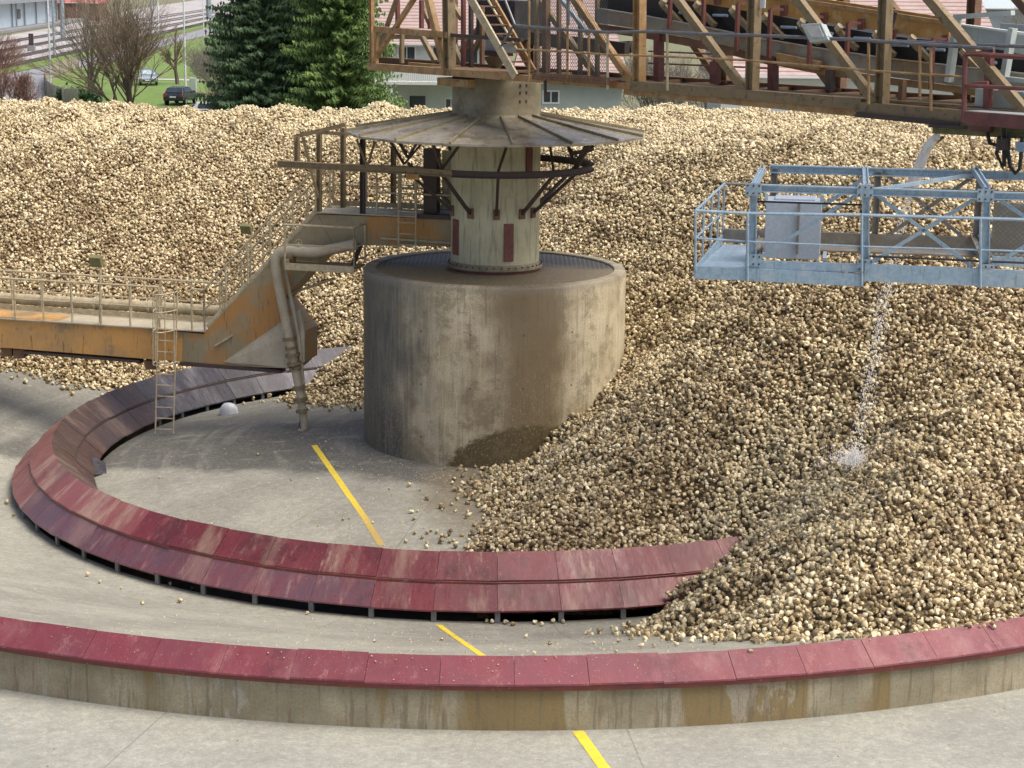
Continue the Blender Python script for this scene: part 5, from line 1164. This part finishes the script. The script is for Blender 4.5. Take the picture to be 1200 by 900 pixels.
# ---- station building
st = empty('station_building', tuple(at_z(36, 31, .45)), 'long pale blue station building with a red roof beyond the tracks', 'station building')
a_, b_ = at_z(-60, 45, .45), at_z(68, 27, .45); b2 = a_+(b_-a_)*1.0; hw = Vector((0, 0, 5.2)); n_ = Vector((-(b_-a_).y, (b_-a_).x, 0)).normalized()
MB().prism([a_, b_, b_+n_*9, a_+n_*9], hw).build('wall', 'blue_white_wall', st)
MB().prism([a_+hw-n_*2.5, b_+hw-n_*2.5, b_+hw+n_*10+Vector((0, 0, 2)), a_+hw+n_*10+Vector((0, 0, 2))], (0, 0, .5)).build('roof', 'red_tiles', st)
MB().bar(a_+hw-n_*2.5+Vector((0, 0, .2)), b_+hw-n_*2.5+Vector((0, 0, .2)), .4, .7).build('canopy_edge', 'pole_grey', st)
for f_ in (.1, .3, .5, .62, .74, .86, .97):
    p_ = a_.lerp(b_, f_)-n_*.3; MB().bar(p_, p_+Vector((0, 0, 5.1)), .28, .28).build('pier', 'pole_grey', st)
p_ = a_.lerp(b_, .56)-n_*.1; MB().bar(p_+Vector((0, 0, 2.8)), p_+(b_-a_).normalized()*3+Vector((0, 0, 2.8)), .15, 1.8, n_).build('window', 'glass_dark', st)
for px_, D_, w_, h_, m_, r_, nm, lab in ((88, 440, 12, 7, 'twig_red', 'red_tiles', 'brick_shed', 'reddish shed with a red roof beside the station'), (250, 900, 60, 12, 'white_render', 'pole_grey', 'factory_hall', 'far pale hall beyond the tracks at the top')):
    box_house(nm, px_, D_, w_, 10, .4, .4+h_*.6, .4+h_, m_, r_, lab)
MB().prism([at_z(-10, 41.5, .45), at_z(120, 22, .45), at_z(118, 19, .45), at_z(-10, 37, .45)], (0, 0, .5)).build('station_platform', 'asphalt_far')['kind'] = 'structure'
# ---- poles
def pole(x, y, zt, r, m_, nm, lab, arm=0, cat='pole', grp='poles along the railway'):
    p_ = at_z(x, y, .45); t = empty(nm, tuple(p_), lab, cat, grp)
    MB().tube([p_, p_+Vector((0, 0, zt))], [r, r*.7], 8).build('shaft', m_, t)
    if arm:
        MB().tube([p_+Vector((0, 0, zt-.4)), p_+Vector((arm, 0, zt-.1))], r*.35, 6).build('arm', m_, t)
        MB().tube([p_+Vector((arm, 0, zt-.1)), p_+Vector((0, 0, zt-1.6))], r*.25, 6).build('stay', m_, t)
    return t
pole(218, 119, 11, .09, 'pole_white', 'street_lamp', 'tall thin white pole beside the dark car on the lawn', cat='street lamp', grp='white lamp poles beyond the heap')
t = pole(60, 108, 10.3, .10, 'pole_white', 'street_lamp', 'white lamp pole at the road bend beside the fence', cat='street lamp', grp='white lamp poles beyond the heap'); p_ = Vector(t.location)
MB().tube([p_+Vector((0, 0, 10.2)), p_+Vector((-.7, 0, 10.9))], .05, 6).build('arm', 'pole_white', t); MB().box(p_+Vector((-1.0, 0, 10.95)), (.45, 0, .1), (0, .15, 0), (0, 0, .08)).build('lamp_head', 'pole_white', t)
pole(64, 66, 13, .17, 'pole_grey', 'catenary_mast', 'slim grey mast just right of the bend lamp pole', 2.8)
pole(74, 45, 13, .42, 'pole_grey', 'catenary_mast', 'thickest grey mast in front of the station end', -3)
pole(20, 34, 11, .16, 'pole_grey', 'catenary_mast', 'thin grey mast standing before the pale blue station wall', 3)
pole(178, 34, 12, .22, 'pole_grey', 'catenary_mast', 'grey mast seen through the crown of the large bare tree', 3)
pole(186, 44, 9, .15, 'pole_white', 'catenary_mast', 'whitish mast between the large bare tree and the white pole', -3)
pole(239, 43.5, 9.5, .10, 'pole_white', 'street_lamp', 'short far white lamp pole on the roadside near the dark spruce', cat='street lamp', grp='white lamp poles beyond the heap')
pole(245, 22, 14, .7, 'pole_grey', 'catenary_mast', 'far grey mast nearest to the dark spruce', 5)
sg = empty('track_signal', tuple(at_z(37, 60, .45)), 'small dark signal box standing between the tracks', 'signal')
p_ = at_z(37, 60, .45); MB().aabb(p_-Vector((.5, .4, 0)), p_+Vector((.5, .4, .8))).build('cabinet', 'asphalt_far', sg); MB().aabb(p_+Vector((-.3, -.2, .8)), p_+Vector((.3, .2, 2.4))).build('signal_head', 'dark_steel', sg)
# ---- fence
fn = [(92, 80), (84, 82), (70, 87), (59, 92), (54, 98), (53, 105), (55, 112), (62, 118), (75, 122), (92, 124)]
ft = empty('wooden_fence', tuple(at_z(54, 98, .45)), 'curved weathered wooden fence along the inside of the road bend', 'fence')
fp = [at_z(x, y, .45) for x, y in fn]
mb = MB()
for a_, b_ in zip(fp[:-1], fp[1:]):
    n_ = max(2, int((b_-a_).length/.22))
    for k in range(n_):
        q0 = a_.lerp(b_, k/n_); q1 = a_.lerp(b_, (k+.8)/n_); h_ = 1.35+random.uniform(-.06, .06); mb.prism([q0, q1, q1+Vector((0, 0, h_)), q0+Vector((0, 0, h_))], (0, .05, 0))
mb.build('boards', 'wood_fence', ft)
for a_, b_ in zip(fp[:-1], fp[1:]): MB().bar(a_, a_+Vector((0, 0, 1.5)), .14, .14).build('fence_post', 'wood_fence', ft)
# hedge
def hedge(px, y, w, h, lab):
    p_ = at_z(px, y, .45); rd = np.random.default_rng(px); n = 2500
    c_ = np.stack([rd.uniform(-w/2, w/2, n), rd.uniform(-.6, .6, n), np.abs(rd.normal(0, .5, n))*h*.8], 1); V_ = []; F_ = []
    for q_ in c_:
        a_ = rd.normal(0, .12, (3, 3)); i0 = len(V_); V_ += [tuple(q_+a_[0]+np.array(p_)), tuple(q_+a_[1]+np.array(p_)), tuple(q_+a_[2]+np.array(p_))]; F_.append((i0, i0+1, i0+2))
    tag(MB().add(V_, F_).build('hedge', 'hedge_green'), lab, 'hedge')
hedge(92, 121, 3.6, 1.2, 'low dark green hedge at the foot of the bare trees')
gpst = at_z(227, 117, .45); tag(MB().aabb(gpst-Vector((.28, .28, 0)), gpst+Vector((.28, .28, 1.9))).build('gate_pillar', 'green_render', bevel=.05), 'grey stone gate pillar just right of the dark car', 'gate pillar')
# ---- cars
def make_car(loc, paint, lab, rz):
    t = empty('parked_car', (0, 0, 0), lab, 'car', 'cars parked on the lawn')
    prof = [(-2.05, .38), (-2.1, .75), (-1.98, 1.0), (-1.2, 1.02), (-.55, 1.0), (.15, 1.0), (1.0, .98), (1.95, .86), (2.1, .6), (2.05, .35)]
    mb = MB(); mb.prism([(x, -.86, z) for x, z in prof], (0, 1.72, 0)); mb.build('body', paint, t, bevel=.08)
    cab = [(-1.85, 1.0), (-1.45, 1.44), (-.2, 1.5), (.35, 1.42), (1.05, .99)]
    vs = []
    for sy in (-1, 1):
        for (x, z) in cab: vs.append((x, sy*(.80 if z < 1.1 else .66), z))
    n_ = 5; fs = [tuple(range(n_)), tuple(range(2*n_-1, n_-1, -1))]+[(i, i+n_, (i+1) % n_+n_, (i+1) % n_) for i in range(n_)]
    MB().add(vs, fs).build('cabin', paint, t, bevel=.03)
    MB().prism([(-1.81, -.62, 1.06), (-1.81, .62, 1.06), (-1.50, .55, 1.40), (-1.50, -.55, 1.40)], (-.02, 0, .015)).build('rear_window', 'glass_dark', t)
    MB().prism([(.96, -.66, 1.05), (.96, .66, 1.05), (.42, .57, 1.40), (.42, -.57, 1.40)], (.02, 0, .015)).build('windscreen', 'glass_pale', t)
    for sy in (-1, 1):
        MB().prism([(-1.4, sy*.795, 1.07), (.75, sy*.795, 1.07), (.3, sy*.69, 1.38), (-1.3, sy*.69, 1.38)], (0, sy*.012, .006)).build('side_window', 'glass_dark', t)
        MB().aabb((2.02, sy*.62-.2, .62), (2.13, sy*.62+.2, .78)).build('headlight', 'lamp_glass', t, bevel=.02)
        MB().aabb((-2.15, sy*.7-.12, .72), (-2.05, sy*.7+.12, .95)).build('tail_light', 'tail_red', t)
        for wx in (-1.3, 1.32):
            w_ = MB().tube([(wx, sy*.90, .33), (wx, sy*.68, .33)], .33, 20).build('wheel', 'tyre', t); MB().tube([(wx, sy*.905, .33), (wx, sy*.89, .33)], .2, 16).build('rim', 'galvanised', w_)
    MB().aabb((2.06, -.5, .42), (2.12, .5, .58)).build('grille', 'dark_steel', t); MB().aabb((2.10, -.26, .46), (2.135, .26, .56)).build('number_plate', 'white_paint', t); MB().aabb((-2.14, -.26, .66), (-2.10, .26, .78)).build('number_plate', 'white_paint', t)
    for sy in (-1, 1): MB().aabb((.62, sy*.98-.1, .98), (.75, sy*.98+.1, 1.12)).build('mirror', paint, t)
    t.location = loc; t.rotation_euler = (0, 0, rz)
    for ch in t.children: ch.matrix_parent_inverse = Matrix.Identity(4)
    return t
make_car(at_z(174, 99, .44), 'car_paint_silver', 'blue-grey car facing the camera on the lawn behind the large bare tree', R(-80))
make_car(at_z(212, 122, .44), 'car_paint_dark', 'dark hatchback seen from behind, beside the tall white pole', R(82))
make_car(at_z(254, 143, .44), 'car_paint_white', 'white car roof just showing above the heap beside the left spruce', R(10))


mb = MB(); rc = random.Random(5)
def crumb(x, y, z, r_):
    a_ = rc.uniform(0, 6.28); mb.add([(x+r_*math.cos(a_), y+r_*math.sin(a_), z), (x+r_*math.cos(a_+2), y+r_*math.sin(a_+2), z), (x+r_*math.cos(a_+4.1), y+r_*math.sin(a_+4.1), z), (x, y, z+r_*rc.uniform(.5, 1.2))], [(0, 1, 2), (0, 1, 3), (1, 2, 3), (2, 0, 3)])
for k in range(2600):
    u_ = rc.random()
    if u_ < .45: r_ = rc.uniform(11.9, 19.2); a_ = R(rc.gauss(-85, 17))
    elif u_ < .8: r_ = rc.uniform(3.4, 9.3); a_ = R(rc.gauss(-105, 22))
    elif u_ < .9: r_ = rc.uniform(19.8, 24); a_ = R(rc.gauss(-88, 14))
    else: r_ = rc.uniform(3.4, 16); a_ = R(rc.uniform(130, 230))
    x_, y_ = r_*math.cos(a_), r_*math.sin(a_)
    if 9.5 < r_ < 11.8: continue
    crumb(x_, y_, float(gz(x_, y_)), rc.uniform(.008, .028))
for k in range(60):
    a_ = R(rc.gauss(-92, 3.2) if k < 30 else rc.uniform(-115, -60)); f_ = rc.random()**1.5; r_ = 19.30+.42*f_; crumb(r_*math.cos(a_), r_*math.sin(a_), 1.435-.27*f_, rc.uniform(.008, .02))
cr = mb.build('beet_crumbs', 'crumb'); tag(cr, 'pale crumbs and chips of beet strewn over the concrete floor', 'crumbs', kind='stuff')
